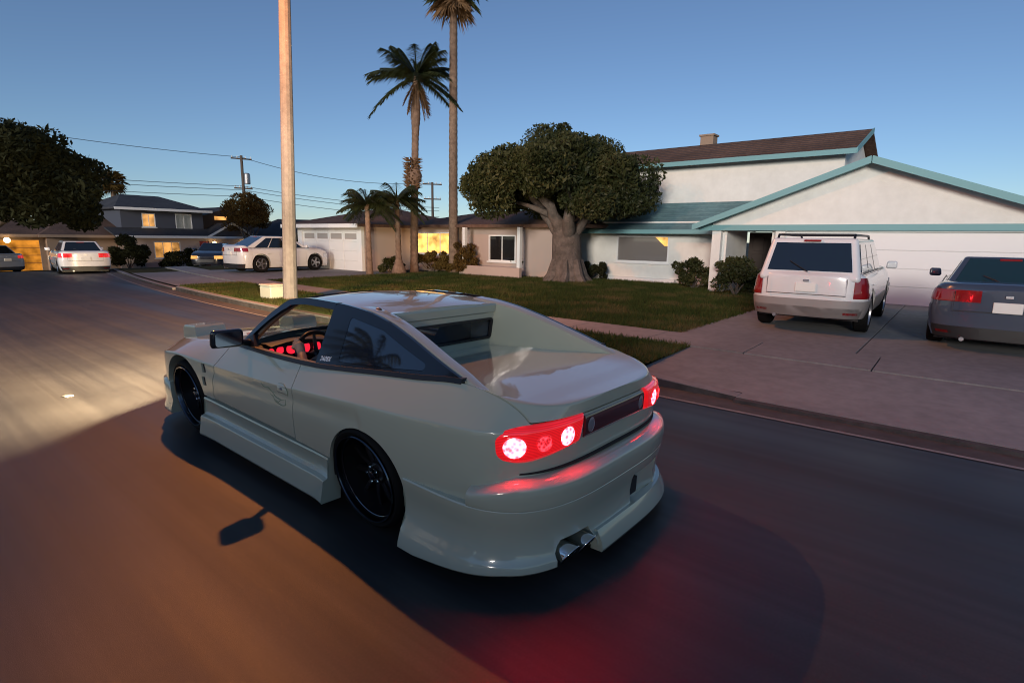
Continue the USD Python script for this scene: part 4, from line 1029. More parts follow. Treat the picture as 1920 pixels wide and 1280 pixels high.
sw = obj('steering_wheel', tube([SWC + .170 * (math.cos(a) * t1 + math.sin(a) * t2) for a in np.linspace(0, 2 * math.pi, 49)], .015, 10), 'black_satin', car, smooth=True)
for a in (-.2, math.pi + .2, -math.pi / 2):
    obj('wheel_spoke', tube([SWC - SWN * .03, SWC + .165 * (math.cos(a) * t1 + math.sin(a) * t2)], [.020, .010], 8), 'black_satin', sw)
obj('wheel_boss', trimesh.convex.convex_hull(np.vstack([ball(SWC - SWN * .03, .045, 1).vertices, ball(SWC - SWN * .16, .03, 1).vertices])), 'black_satin', sw, smooth=40)
for s in (1, -1):
    y = .365 * s
    cush = trimesh.convex.convex_hull(np.vstack([ball(V(a, y + b, c), .055, 1).vertices for a, b, c in ((.60, -.19, .45), (.60, .19, .45), (1.06, -.19, .50), (1.06, .19, .50), (1.06, .0, .49))]))
    st = obj('seat', cush, 'seat_cloth', car, smooth=40)
    back = trimesh.convex.convex_hull(np.vstack([ball(V(a, y + b, c), .055, 1).vertices for a, b, c in ((.66, -.21, .47), (.66, .21, .47), (.55, -.225, .75), (.55, .225, .75), (.50, -.17, .90), (.50, .17, .90), (.48, -.10, 1.03), (.48, .10, 1.03))]))
    obj('backrest', back, 'seat_cloth', st, smooth=40)
    obj('side_bolster', tube([(.72, y + .22, .50), (.64, y + .245, .70), (.58, y + .235, .86)], [.05, .055, .035], 10), 'seat_cloth', st, smooth=True)
    obj('side_bolster', tube([(.72, y - .22, .50), (.64, y - .245, .70), (.58, y - .235, .86)], [.05, .055, .035], 10), 'seat_cloth', st, smooth=True)
obj('console', bx(.45, 1.58, -.10, .10, .385, .56, .03), 'console_grey', car, smooth=30)
obj('door_card', bx(.74, 1.56, .690, .712, .40, .80, .008), 'interior_black', car)
obj('door_card', bx(.74, 1.56, -.712, -.690, .40, .80, .008), 'interior_black', car)
obj('headliner', shell([[(x, y, roof_z(x, y) - .034) for y in np.linspace(-.50, .50, 9)] for x in np.linspace(.30, 1.2, 12)], [[(x, y, roof_z(x, y) - .045) for y in np.linspace(-.50, .50, 9)] for x in np.linspace(.30, 1.2, 12)]), 'interior_black', car, smooth=30)

# ---- small things: handles, badges, mouldings
for s in (1, -1):
    hx = 0.875
    yS = float(_F[3](hx))
    obj('door_handle', trimesh.convex.convex_hull(np.vstack([ball(V(hx + dx, s * (yS - .012), .640 + dz), .016, 1).vertices * [1, 1, 1] for dx, dz in ((-.055, -.008), (.055, -.008), (-.05, .012), (.05, .012))])), 'coupe_paint', car, smooth=40)
    obj('handle_cup', T(trimesh.creation.icosphere(2, 1.0), (0, 0, 0)).apply_scale((.026, .004, .012)).apply_translation((hx + .005, s * (yS + .001), .648)), 'grey_decal', car, smooth=True)
    # filler of green pin-stripe flourish around the handle
def on_side(x, z, off=.002):
    ye, ze, zc, ycr, zcr, yb, zb_ = [float(f(x)) for f in _F]
    if z < zcr:
        t = (z - zb_) / (zcr - zb_); y = yb + (ycr - yb) * t + 0.006 * 4 * t * (1 - t) - 0.010 * math.exp(-((t - 0.78) / 0.12) ** 2)
    else:
        cx_, cz_ = ye + 0.56 * (ycr - ye), zcr + 0.46 * (ze - zcr)
        tt = np.linspace(0, 1, 60); zz = (1 - tt) ** 2 * zcr + 2 * tt * (1 - tt) * cz_ + tt * tt * ze; yy = (1 - tt) ** 2 * ycr + 2 * tt * (1 - tt) * cx_ + tt * tt * ye
        y = float(np.interp(z, zz, yy))
    return V(x, y + off, z)
def stroke(pts, r=.0017):
    p = np.array(pts); k = np.linspace(0, 1, len(p)); kk = np.linspace(0, 1, 28)
    xs, zs = PchipInterpolator(k, p[:, 0])(kk), PchipInterpolator(k, p[:, 1])(kk)
    return tube([on_side(a, b, .001) for a, b in zip(xs, zs)], r * (0.4 + 1.0 * np.sin(np.pi * kk)), 6)
dec = cat_([stroke(p) for p in ([(1.16, .640), (1.12, .615), (1.06, .622), (1.02, .600), (.97, .612)], [(1.02, .600), (.96, .575), (.90, .572), (.84, .582)], [(1.00, .570), (.95, .545), (.88, .540), (.83, .556), (.84, .585)],
                                [(.97, .560), (.93, .552), (.90, .575)], [(.93, .680), (.87, .685), (.82, .670), (.80, .640), (.82, .61)], [(1.05, .585), (1.01, .575), (.98, .59)])])
obj('pinstripe_decal', dec, 'green_decal', car)
# "240SX" on the quarter panel
tm = meshkit.text_mesh('240SX', 0.026, 0.0015, True)
v = tm.vertices.copy(); w_ = v[:, 0].max()
lx0, lx1, lz = 0.585, 0.475, 0.878
nv = []
for a, b, c in v:
    x = lx0 + (lx1 - lx0) * a / w_; z = lz + b + 0.012 * (a / w_)
    nv.append((x, ysurf(x, z) + 0.0068 + c, z))
t = trimesh.Trimesh(nv, tm.faces, process=False)
if t.volume < 0: t.invert()
obj('model_lettering', t, 'white_decal', car)
# corner marker lamp and specks of trim
obj('roof_aerial_base', ball(V(.33, .50, 1.206), V(.03, .016, .012), 2), 'black_satin', car, smooth=True)
# ================================================================== street lamp
speckled('lamp_concrete', (.15, .14, .14), (.21, .20, .195), scale=9, rough=.8, bump=.3, bscale=90, bdist=.003)
simple('galvanised', (.35, .35, .36), rough=.45, metal=.8)
LAMP = V(4.75, 11.1, 8.75)
LAMP_POWER = 10500.0
lp = thing('street_lamp', 'tall concrete street lamp post on the verge with its arm over the road', 'street lamp', (6.90, 12.55, .11))
prof = [(.19, 0), (.19, .05), (.165, .08), (.115, 8.55), (.10, 8.6), (0, 8.62), (0, 0), (.19, 0)]
_pole = lathe(prof, 12, 'z'); _v = _pole.vertices.copy(); _v[:, 0] += .26 * (_v[:, 2] / 8.6); _v[:, 1] -= .20 * (_v[:, 2] / 8.6); _pole.vertices = _v
obj('pole', _pole, 'lamp_concrete', lp, smooth=20)
b = LAMP - V(6.90, 12.55, .11)
obj('arm', tube([V(.25, -.19, 8.2), V(b[0] * .2, b[1] * .2, 8.62), V(b[0] * .55, b[1] * .55, b[2] + .10), V(b[0] * .92, b[1] * .92, b[2] + .10)], [.045, .042, .036, .03], 10), 'galvanised', lp, smooth=True)
obj('collar', lathe([(.13, 8.10), (.14, 8.12), (.14, 8.3), (.13, 8.32), (.09, 8.32), (.09, 8.10), (.13, 8.10)], 16, 'z').apply_translation((.25, -.19, 0)), 'galvanised', lp, smooth=30)
d = b / np.linalg.norm(b[:2]); d[2] = 0; rz = math.atan2(d[1], d[0])
head = trimesh.convex.convex_hull(np.vstack([ball(V(x, y, z), r, 1).vertices for x, y, z, r in ((-.38, 0, .07, .05), (0, .13, .07, .06), (0, -.13, .07, .06), (.30, .10, .04, .05), (.30, -.10, .04, .05), (.1, 0, .13, .06))]))
hd = obj('lamp_head', T(head, b, rz), 'galvanised', lp, smooth=40)
obj('lamp_lens', T(trimesh.creation.icosphere(3, 1.0).apply_scale((.20, .11, .055)), b + V(0, 0, -.01), rz), emitter('sodium_lens', (1.0, .46, .13), 60.0), hd, smooth=True)
L = UsdLux.DiskLight.Define(stage, str(hd.GetPath()) + '/sodium_light')
L.CreateRadiusAttr(.11); L.CreateNormalizeAttr(False); L.CreateIntensityAttr(LAMP_POWER); L.CreateColorAttr(Gf.Vec3f(1.0, .31, .065))
L.AddTranslateOp().Set(Gf.Vec3d(*map(float, b + V(0, 0, -.09))))
obj('hand_hole', T(bx(-.05, .05, -.004, .004, -.1, .1), (-.128, 0, .6), rz=math.pi / 2), 'galvanised', lp)
simple('utility_green', (.42, .46, .40), rough=.6)
ub = thing('utility_box', 'pale green utility cabinet standing on the verge beside the lamp post', 'cabinet', (6.72, 13.05, .11), .05)
obj('cabinet', bx(-.19, .19, -.24, .24, 0, .34, .02), 'utility_green', ub)
obj('lid', bx(-.205, .205, -.255, .255, .343, .38, .015), 'utility_green', ub)
obj('plinth', bx(-.22, .22, -.27, .27, -.05, .03), 'concrete', ub)

# ================================================================== trees and palms
mat('leaf_olive', {'g': ('geometry', {}), 'n': ('noise_texture', {'scale': 1.1, 'detail': 3.0}), 'r': ('rgb_ramp', {'ramp': [(0.3, (.020, .028, .008)), (0.5, (.040, .048, .014)), (0.72, (.075, .075, .026))]}), 'p': ('principled_bsdf', {'roughness': .6, 'specular_ior_level': .3}), 't': ('translucent_bsdf', {}), 'm': ('mix_closure', {'fac': .25})},
    [('g.position', 'n.vector'), ('n.fac', 'r.fac'), ('r.color', 'p.base_color'), ('r.color', 't.color'), ('p.BSDF', 'm.closure1'), ('t.BSDF', 'm.closure2')], surface='m.closure')
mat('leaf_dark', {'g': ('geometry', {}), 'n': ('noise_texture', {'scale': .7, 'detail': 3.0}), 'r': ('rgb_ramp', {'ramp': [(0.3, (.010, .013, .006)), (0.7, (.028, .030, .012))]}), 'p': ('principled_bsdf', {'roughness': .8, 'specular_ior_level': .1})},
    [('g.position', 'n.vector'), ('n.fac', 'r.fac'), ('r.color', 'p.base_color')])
mat('leaf_brown', {'g': ('geometry', {}), 'n': ('noise_texture', {'scale': .9, 'detail': 3.0}), 'r': ('rgb_ramp', {'ramp': [(0.3, (.05, .028, .010)), (0.7, (.11, .070, .02))]}), 'p': ('principled_bsdf', {'roughness': .8, 'specular_ior_level': .1})},
    [('g.position', 'n.vector'), ('n.fac', 'r.fac'), ('r.color', 'p.base_color')])
mat('leaf_palm', {'g': ('geometry', {}), 'n': ('noise_texture', {'scale': 1.6, 'detail': 3.0}), 'r': ('rgb_ramp', {'ramp': [(0.3, (.022, .034, .012)), (0.7, (.065, .075, .028))]}), 'p': ('principled_bsdf', {'roughness': .5, 'specular_ior_level': .4}), 't': ('translucent_bsdf', {}), 'm': ('mix_closure', {'fac': .2})},
    [('g.position', 'n.vector'), ('n.fac', 'r.fac'), ('r.color', 'p.base_color'), ('r.color', 't.color'), ('p.BSDF', 'm.closure1'), ('t.BSDF', 'm.closure2')], surface='m.closure')
speckled('bark_grey', (.085, .070, .060), (.19, .155, .135), scale=5, rough=.95, bump=.9, bscale=22, bdist=.04)
speckled('bark_palm', (.13, .085, .060), (.26, .175, .125), scale=6, rough=.95, bump=.9, bscale=16, bdist=.03)
speckled('palm_boots', (.10, .055, .025), (.22, .13, .065), scale=8, rough=.95, bump=1.0, bscale=30, bdist=.03)

def leaves(centres, per, size, seed, spread, flat=.75):
    """clumps of small leaf quads round the given centres (x, y, z, r)"""
    r = np.random.default_rng(seed); out = []
    C = np.repeat(np.array(centres, float), per, 0); n = len(C)
    dirs = r.normal(0, 1, (n, 3)); dirs /= np.linalg.norm(dirs, axis=1, keepdims=True)
    rad = C[:, 3] * r.uniform(.25, 1.0, n) ** .45
    p = C[:, :3] + dirs * rad[:, None] * V(1, 1, flat)
    a = r.normal(0, 1, (n, 3)) + dirs * .4; a /= np.linalg.norm(a, axis=1, keepdims=True)
    b = np.cross(a, r.normal(0, 1, (n, 3))); b /= np.linalg.norm(b, axis=1, keepdims=True)
    s = size * r.uniform(.6, 1.35, (n, 1))
    q = np.stack([p - a * s, p - b * s * .38, p + a * s, p + b * s * .38], 1).reshape(-1, 3)
    i = np.arange(n)[:, None] * 4
    return trimesh.Trimesh(q, np.vstack([i + [0, 1, 2], i + [0, 2, 3]]), process=False)

def clumps(n, rad, seed, r0, r1, cut=-.35):
    r = np.random.default_rng(seed); out = []
    while len(out) < n:
        d = r.normal(0, 1, 3); d /= np.linalg.norm(d)
        if d[2] < cut: continue
        k = r.uniform(.55, 1.0)
        out.append((*(d * k * np.array(rad)), r.uniform(r0, r1)))
    return np.array(out)

def branch(p0, p1, r0, r1, bend=.15, seed=0, n=9):
    r = np.random.default_rng(seed); t = np.linspace(0, 1, n)[:, None]
    off = r.normal(0, bend, 3); p = V(*p0) * (1 - t) + V(*p1) * t + off * np.sin(np.pi * t) + r.normal(0, bend * .12, (n, 3)) * np.sin(np.pi * t)
    return tube(p, np.linspace(r0, r1, n), 9)

# big round tree in front of the white house
big = thing('broad_tree', 'big broad round-crowned tree with thick grey trunk on the front lawn', 'tree', (17.4, 11.55, .10))
tr = [tube([(0, 0, -.1), (.02, 0, .3), (.03, .03, .9), (0, .06, 1.6), (-.05, .1, 2.1)], [.74, .62, .56, .53, .44], 14)]
for k in range(7):
    a = 2 * math.pi * k / 7
    tr.append(tube([(math.cos(a) * .92, math.sin(a) * .92, -.08), (math.cos(a) * .62, math.sin(a) * .62, .20), (math.cos(a) * .46, math.sin(a) * .46, .8)], [.14, .20, .15], 7))
for k in range(9):
    a = 2 * math.pi * k / 9 + .3
    tr.append(branch((0, .06, 1.5), (.25 + math.cos(a) * 1.7, .5 + math.sin(a) * 1.8, 2.9 + .35 * (k % 3)), .30, .05, .2, k))
obj('trunk', cat_(tr), 'bark_grey', big, smooth=40)
cl = clumps(84, (3.2, 3.2, 1.85), 3, .55, 1.0, -.40)
cl[:, 2] = cl[:, 2] * .95 + 3.30; cl[:, 0] += .1; cl[:, 1] += .55
cl = np.array([c for c in cl if not (abs(c[1] - .3) < .8 and c[2] < 2.9)])
rg = np.random.default_rng(77); out_ = []
for c in cl[rg.choice(len(cl), 46)]:      # ragged sprays standing out of the crown
    d_ = np.array([c[0] - .1, c[1] - .55, (c[2] - 3.2) * 1.3]); d_ /= np.linalg.norm(d_) + 1e-6
    out_.append((*(c[:3] + d_ * rg.uniform(.25, .62)), rg.uniform(.18, .40)))
lv = cat_([leaves(cl, 1000, .062, 4, 1), leaves(cl, 420, .105, 5, 1), leaves(out_, 330, .065, 6, 1)])
obj('crown', lv, 'leaf_olive', big, kind='stuff')

# dark tree at the left edge
dk = thing('dark_tree', 'very dark dome-shaped tree looming over the houses at the left edge', 'tree', (5.0, 39.2, -.55))
tr = [tube([(0, 0, -.2), (0, 0, 1.0), (.1, .1, 2.4), (.1, .1, 4)], [.5, .38, .34, .2], 12)] + [branch((0, 0, 2.0), (math.cos(a) * 3.2, math.sin(a) * 3.2, 4.6), .2, .05, .3, 20 + i) for i, a in enumerate(np.linspace(0, 6, 8))]
obj('trunk', cat_(tr), 'bark_grey', dk, smooth=40)
cl = clumps(120, (4.0, 4.0, 3.0), 9, .8, 1.3, -.45); cl[:, 2] += 4.25; cl[:, 0] += 1.0; cl[:, 1] -= .5
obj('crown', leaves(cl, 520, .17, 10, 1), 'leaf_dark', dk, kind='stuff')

# copper tree by the blue house
ct = thing('copper_tree', 'brownish leafy tree beside the dark blue house gable', 'tree', (21.6, 45.0, -.85))
obj('trunk', cat_([tube([(0, 0, 0), (0, 0, 1.5), (.1, 0, 3)], [.2, .15, .08], 9)] + [branch((0, 0, 1.4), (math.cos(a) * 1.2, math.sin(a) * 1.2, 3.8), .09, .02, .15, 40 + i) for i, a in enumerate(np.linspace(0, 5.5, 6))]), 'bark_grey', ct, smooth=40)
cl = clumps(40, (1.5, 1.5, 1.7), 13, .35, .75, -.6); cl[:, 2] += 4.0
obj('crown', leaves(cl, 260, .11, 14, 1), 'leaf_brown', ct, kind='stuff')

def feather_frond(az, el, length, droop, seed, width=.34, leaf=40):
    """one pinnate palm leaf: rachis with two rows of thin leaflets"""
    r = np.random.default_rng(seed)
    t = np.linspace(0, 1, 14); h = V(math.cos(az), math.sin(az), 0)
    pts = [h * length * (s * math.cos(el) - .06 * s * s) + V(0, 0, length * (s * math.sin(el) - droop * s ** 2.1)) for s in t]
    pts = np.array(pts); g = [tube(pts, np.linspace(.030, .006, 14), 5)]
    side = np.cross(h, [0, 0, 1.0]); V_, F_ = [], []
    for k in range(leaf):
        s = .12 + .86 * k / leaf; p = np.array([np.interp(s, t, pts[:, i]) for i in range(3)])
        L_ = width * length * .5 * (math.sin(math.pi * min(1, s * .9 + .08)) ** .6) * r.uniform(.85, 1.1)
        for sd in (-1, 1):
            tip = p + side * sd * L_ * .8 + h * L_ * .45 - V(0, 0, L_ * r.uniform(.25, .75))
            w = h * .034
            V_ += [p - w, p + w, tip]; n = len(V_); F_.append((n - 3, n - 2, n - 1))
    g.append(trimesh.Trimesh(np.array(V_), np.array(F_), process=False))
    return cat_(g)
def fan_frond(az, el, stalk, rad, seed):
    r = np.random.default_rng(seed); h = V(math.cos(az) * math.cos(el), math.sin(az) * math.cos(el), math.sin(el))
    side = V(-math.sin(az), math.cos(az), 0); up = np.cross(h, side)
    c = h * stalk; g = [tube([V(0, 0, 0), c * .5 + V(0, 0, .04), c], [.022, .018, .014], 5)]
    V_, F_ = [], []
    for k in range(20):
        a = (k / 19 - .5) * 4.4 + r.normal(0, .04)
        dd = h * math.cos(a) + side * math.sin(a); tip = c + dd * rad * r.uniform(.85, 1.1) - V(0, 0, rad * r.uniform(.1, .38)); w = (side * math.cos(a) - h * math.sin(a)) * .045 * rad
        m = c + dd * rad * .55
        V_ += [c, m - w, tip, m + w]; n = len(V_); F_ += [(n - 4, n - 3, n - 2), (n - 4, n - 2, n - 1)]
    g.append(trimesh.Trimesh(np.array(V_), np.array(F_), process=False))
    return cat_(g)
def ringed_trunk(h, r0, r1, lean=(0, 0), n=60, bulge=()):
    z = np.linspace(0, h, n); k = z / h
    rr = r0 + (r1 - r0) * k + .012 * (np.arange(n) % 2) + .25 * r0 * np.exp(-z / .35)
    for (zc, w, a) in bulge: rr = rr + a * np.exp(-((z - zc) / w) ** 2)
    return tube(np.stack([lean[0] * k ** 1.5, lean[1] * k ** 1.5, z], 1), rr, 14)
# tall fan palm, its crown cut by the top of the frame
p1_ = thing('tall_palm', 'very tall slim fan palm, its crown reaching out of the top of the picture', 'palm', (17.5, 17.65, .10))
obj('trunk', ringed_trunk(11.4, .20, .15, (.05, -.05), 90), 'bark_palm', p1_, smooth=40)
for k in range(34):
    r_ = np.random.default_rng(100 + k)
    obj('frond', T(fan_frond(k * 2.4, -1.25 + 2.4 * (k / 34), r_.uniform(.45, .75), r_.uniform(.60, .85), k), (.05, -.05, 11.45)), 'leaf_palm' if k > 9 else 'palm_boots', p1_)
# feather palm with ragged, wind-blown crown
p2_ = thing('feather_palm', 'mid-height feather palm with shaggy drooping crown and bulge on its trunk', 'palm', (16.35, 18.95, .10))
HT = 8.15
obj('trunk', ringed_trunk(HT, .165, .13, (.15, -.2), 80, ((4.15, .28, .16), (6.6, .5, .05))), 'bark_palm', p2_, smooth=40)
obj('old_boots', cat_([T(trimesh.creation.cone(radius=.05, height=.20 + .10 * RNG.random(), sections=5), (.20 * math.cos(a), .20 * math.sin(a), z + RNG.uniform(-.05, .05)), ry=1.15 + .5 * RNG.random(), rz=a) for z in np.linspace(3.65, 4.85, 15) for a in np.linspace(0, 2 * math.pi, 11)[:-1] + RNG.uniform(-.2, .2, 10) + z * 7]), 'palm_boots', p2_)
for k in range(46):
    r_ = np.random.default_rng(200 + k)
    el = r_.uniform(-.35, 1.15)
    obj('frond', T(feather_frond(k * 2.4 + r_.normal(0, .2), el, r_.uniform(1.7, 2.5), r_.uniform(.22, .48), k, .46), (.15, -.2, HT)), 'leaf_palm', p2_)
for k in range(16):
    r_ = np.random.default_rng(260 + k)
    obj('dead_frond', T(feather_frond(k * 2.4, r_.uniform(-1.35, -.9), r_.uniform(1.0, 1.6), .15, k, .4, 26), (.15, -.2, HT - .1)), 'palm_boots', p2_)
# two low palms before the lit window
for k, (x, y, hgt, lb) in enumerate(((13.95, 18.95, 2.85, 'low bushy palm, left of two, before the white garage'), (15.2, 18.6, 3.1, 'low palm with pale trunk foot, right of two, beside the lit window'))):
    pp = thing('low_palm', lb, 'palm', (x, y, .10))
    obj('trunk', ringed_trunk(hgt, .12, .09, (.05, .1), 30, ((.1, .35, .16),) if k else ()), 'bark_palm', pp, smooth=40)
    for q in range(40):
        r_ = np.random.default_rng(300 + k * 50 + q)
        obj('frond', T(feather_frond(q * 2.4, r_.uniform(-.4, 1.0), r_.uniform(1.0, 1.6), r_.uniform(.25, .55), q, .62, 26), (.05, .1, hgt)), 'leaf_palm', pp)
# far palm at the left
p3_ = thing('far_palm', 'small far palm rising behind the dark tree', 'palm', (16.4, 58.2, -.9))
obj('trunk', ringed_trunk(6.9, .22, .18, (-.2, 0), 40), 'bark_palm', p3_, smooth=40)
for k in range(26):
    r_ = np.random.default_rng(400 + k)
    obj('frond', T(fan_frond(k * 2.4, -1.2 + 2.4 * k / 26, .6, .8, 400 + k), (-.2, 0, 6.95)), 'leaf_brown', p3_)

def shrub(label, loc, rad, n, m, seed, size=.06, per=180, name='shrub', cat='shrub'):
    s = thing(name, label, cat, loc)
    obj('stems', cat_([branch((0, 0, 0), (rad[0] * .6 * math.cos(a), rad[1] * .6 * math.sin(a), rad[2] * .9), .03, .008, .05, seed + i) for i, a in enumerate(np.linspace(0, 5.4, 7))]), 'bark_grey', s)
    cl = clumps(n, rad, seed, min(rad) * .28, min(rad) * .5, -.5); cl[:, 2] += rad[2] * .75; cl[:, 2] = np.maximum(cl[:, 2], .12)
    obj('foliage', leaves(cl, per, size, seed + 1, 1), m, s, kind='stuff')
    return s
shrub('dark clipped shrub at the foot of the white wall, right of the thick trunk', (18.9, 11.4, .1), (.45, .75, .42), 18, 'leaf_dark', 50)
shrub('dark shrub below the front window, beside the porch', (18.0, 6.9, .1), (.7, .75, .55), 24, 'leaf_olive', 52)
shrub('dark shrub before the dark porch opening', (16.6, 5.1, .1), (.6, .7, .62), 24, 'leaf_olive', 54)
shrub('amber-lit hedge below the bright front window', (17.2, 18.6, .1), (.45, 1.35, .52), 40, 'leaf_brown', 56, name='hedge', cat='hedge')
shrub('reddish bush to the right of the bright front window', (17.3, 16.7, .1), (.5, .6, .85), 24, 'leaf_brown', 58)
shrub('small shrub between the low palms', (15.6, 19.6, .1), (.5, .6, .40), 18, 'leaf_olive', 60)
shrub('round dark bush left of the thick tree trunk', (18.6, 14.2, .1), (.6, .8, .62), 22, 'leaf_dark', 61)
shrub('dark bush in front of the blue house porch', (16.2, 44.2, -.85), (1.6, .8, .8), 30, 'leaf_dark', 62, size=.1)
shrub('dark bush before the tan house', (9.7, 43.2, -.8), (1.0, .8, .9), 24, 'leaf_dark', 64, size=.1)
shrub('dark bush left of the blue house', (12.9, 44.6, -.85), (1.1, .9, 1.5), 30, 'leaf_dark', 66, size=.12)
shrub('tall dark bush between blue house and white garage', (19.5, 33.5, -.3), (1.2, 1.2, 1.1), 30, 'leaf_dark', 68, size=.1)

# ================================================================== poles and wires
simple('pole_wood', (.10, .075, .06), rough=.95)
simple('wire_black', (.02, .02, .022), rough=.6)
def util_pole(label, loc, h, arms, rz):
    t = thing('utility_pole', label, 'utility pole', loc, rz)
    obj('pole', tube([(0, 0, 0), (0, 0, h)], [.17, .12], 10), 'pole_wood', t, smooth=True)
    for z, w in arms:
        a = obj('cross_arm', bx(-w, w, -.06, .06, z - .06, z + .06), 'pole_wood', t)
        for x in (-w + .1, -w * .4, w * .4, w - .1): obj('insulator', tube([(x, 0, z + .06), (x, 0, z + .24)], [.05, .04], 7), 'white_paint', a)
    return t
P1, P2 = V(25.74, 54.2, -.9), V(40.7, 44.1, -.9)
up1 = util_pole('wooden utility pole with transformer behind the blue house', P1, 9.9, ((9.6, .9), (6.9, .8)), -.3)
obj('transformer', lathe([(0, 7.3), (.26, 7.3), (.28, 7.4), (.28, 8.2), (.2, 8.3), (0, 8.32), (0, 7.3)], 16, 'z').apply_translation((.35, -.2, 0)), 'galvanised', up1, smooth=30)
util_pole('distant utility pole with two cross arms right of the feather palm', P2, 8.2, ((8.0, 1.0), (6.5, .9)), -.6)
P0 = V(-6.0, 62.0, -.9)
def wire(label, a, b, sag):
    t = np.linspace(0, 1, 24)[:, None]
    p = a * (1 - t) + b * t - V(0, 0, 1) * sag * 4 * t * (1 - t)
    single('overhead_wire', tube(p, .022, 4), 'wire_black', label, 'wire')
wire('highest thin wire running left from the wooden pole', P0 + V(0, 0, 12.2), P1 + V(0, 0, 9.75), .7)
wire('highest thin wire running right between the two utility poles', P1 + V(0, 0, 9.75), P2 + V(0, 0, 8.15), .9)
for k, dz in enumerate((0, -.35, -.95)):
    nm = ('upper', 'middle', 'lowest')[k]
    wire(f'{nm} of the three low wires left of the wooden pole', P0 + V(0, 0, 7.6 + dz), P1 + V(0, 0, 7.1 + dz), .3)
    wire(f'{nm} of the three low wires right of the wooden pole', P1 + V(0, 0, 7.1 + dz), P2 + V(0, -1, 5.6 + dz), .35)

# ================================================================== parked vehicles
simple('white_car_paint', (.66, .66, .66), rough=.25, coat=1.0)
simple('black_car_paint', (.012, .013, .018), rough=.2, coat=1.0)
simple('silver_car_paint', (.30, .32, .36), rough=.28, coat=1.0, metal=.4)
simple('navy_car_paint', (.045, .06, .09), rough=.25, coat=1.0)
simple('beige_cladding', (.24, .22, .21), rough=.5)
simple('car_glass', (.008, .011, .014), rough=.04, coat=1.0)
simple('teal_car_glass', (.012, .035, .040), rough=.04, coat=1.0)
simple('parked_tail', (.22, .006, .008), rough=.15, coat=1.0)
simple('lit_tail', (.4, .01, .012), rough=.15, coat=1.0, emit=(1.0, .03, .03), es=.5)
simple('alloy', (.40, .40, .42), rough=.35, metal=.9)
simple('plate_white', (.70, .70, .66), rough=.5)
def parked(name, label, cat, loc, rz, L, W, H, hood, belt, deck, cab, paint, glass='car_glass', tail='parked_tail', lower=None, rack=False, wheel_r=.33, clear=.20, taildim=(.42, .16), group=None, headlit=None, plate=True, suv=False):
    """cab = (rear base x, rear top x, front top x, front base x) of the greenhouse; origin under the middle"""
    t = thing(name, label, cat, loc, rz)
    x0, x1 = -L / 2, L / 2; hw = W / 2
    topx = [x0, x0 + .12, cab[0] - .02, cab[0] + .3, cab[3] - .4, cab[3] + .05, x1 - .35, x1 - .10, x1]
    topz = [deck - .10, deck - .015, deck, belt, belt, hood + .03, hood - .08, hood - .20, hood - .30]
    topx[2] = max(topx[2], topx[1] + .02); topx[3] = max(topx[3], topx[2] + .1)
    fz = PchipInterpolator(topx, topz)
    def half_(x, g=0.0):
        e = min(x - x0, x1 - x); n = 3.6
        w = (1 - max(0, 1 - e / .55) ** n) ** (1 / n) if e < .55 else 1.0
        w = max(w, .02)
        z1 = float(fz(x)) + g; h = z1 - clear
        p = [(0, clear)] + [((hw - .07) * q, clear) for q in (.5, 1)]
        p += [(hw - .03 + .0 * q, clear + h * q) for q in (.15,)] + [(hw - .005, clear + h * .35), (hw, clear + h * .55), (hw - .015, clear + h * .60), (hw - .02, clear + h * .72), (hw - .05, clear + h * .88), (hw - .09, clear + h * .965), (hw - .16, z1)]
        p += [((hw - .16) * q, z1 + .015 * (1 - q * q)) for q in (.75, .5, .25, 0)]
        p = np.array(p); p[:, 0] = (p[:, 0] + (g if g else 0)) * w
        p[0, 0] = p[-1, 0] = 0
        return p
    def lofted(g=0.0):
        xs = np.unique(np.concatenate([x0 + .002 + .55 * (1 - np.cos(np.linspace(0, np.pi / 2, 12))), np.linspace(x0 + .55, x1 - .55, 34), x1 - .002 - .55 * (1 - np.cos(np.linspace(0, np.pi / 2, 12)))]))
        rr = []
        for x in xs:
            h = half_(x, g); ring = np.vstack([h, (h * [-1, 1])[-2:0:-1]])
            xx = x + np.sign(x) * g
            rr.append(np.column_stack([np.full(len(ring), xx), ring]))
        return loft(rr)
    B_ = man(lofted()); BO = man(lofted(.010))
    wx = (x0 + L * .205, x1 - L * .195)
    for x in wx:
        for s in (-1, 1):
            B_ = B_ - man(T(trimesh.creation.cylinder(radius=wheel_r + .05, height=.34, sections=32), (x, s * (hw - .08), wheel_r + .01), rx=math.pi / 2))
    for s in (-1, 1):   # door shut lines
        for x in (cab[3] - .30, (cab[0] + cab[3]) / 2 - .05, cab[0] + .25):
            B_ = B_ - man(bx(x - .004, x + .004, s * (hw - .03), s * (hw + .1), clear + .12, belt - .01))
    obj('body', B_, paint, t, smooth=32)
    if lower: obj('lower_cladding', BO ^ man(bx(x0 - .1, x1 + .1, -hw - .1, hw + .1, clear - .05, clear + .30)) - man(T(trimesh.creation.cylinder(radius=wheel_r + .06, height=5, sections=32), (wx[0], 0, wheel_r + .01), rx=math.pi / 2)) - man(T(trimesh.creation.cylinder(radius=wheel_r + .06, height=5, sections=32), (wx[1], 0, wheel_r + .01), rx=math.pi / 2)), lower, t, smooth=32)
    r = .07; w0, w1 = hw - .13, hw - (.24 if suv else .32)
    cor = {}
    pts = []
    for (xa, xb), w, z in (((cab[0], cab[3]), w0, belt - .08), ((cab[1], cab[2]), w1, H - r)):
        for x in (xa + r, xb - r):
            for s in (-1, 1): pts.append(ball(V(x, s * (w - r), z), r, 2).vertices)
    obj('cabin', trimesh.convex.convex_hull(np.vstack(pts)), paint, t, smooth=40)
    A = lambda x, w, z: V(x, w, z)
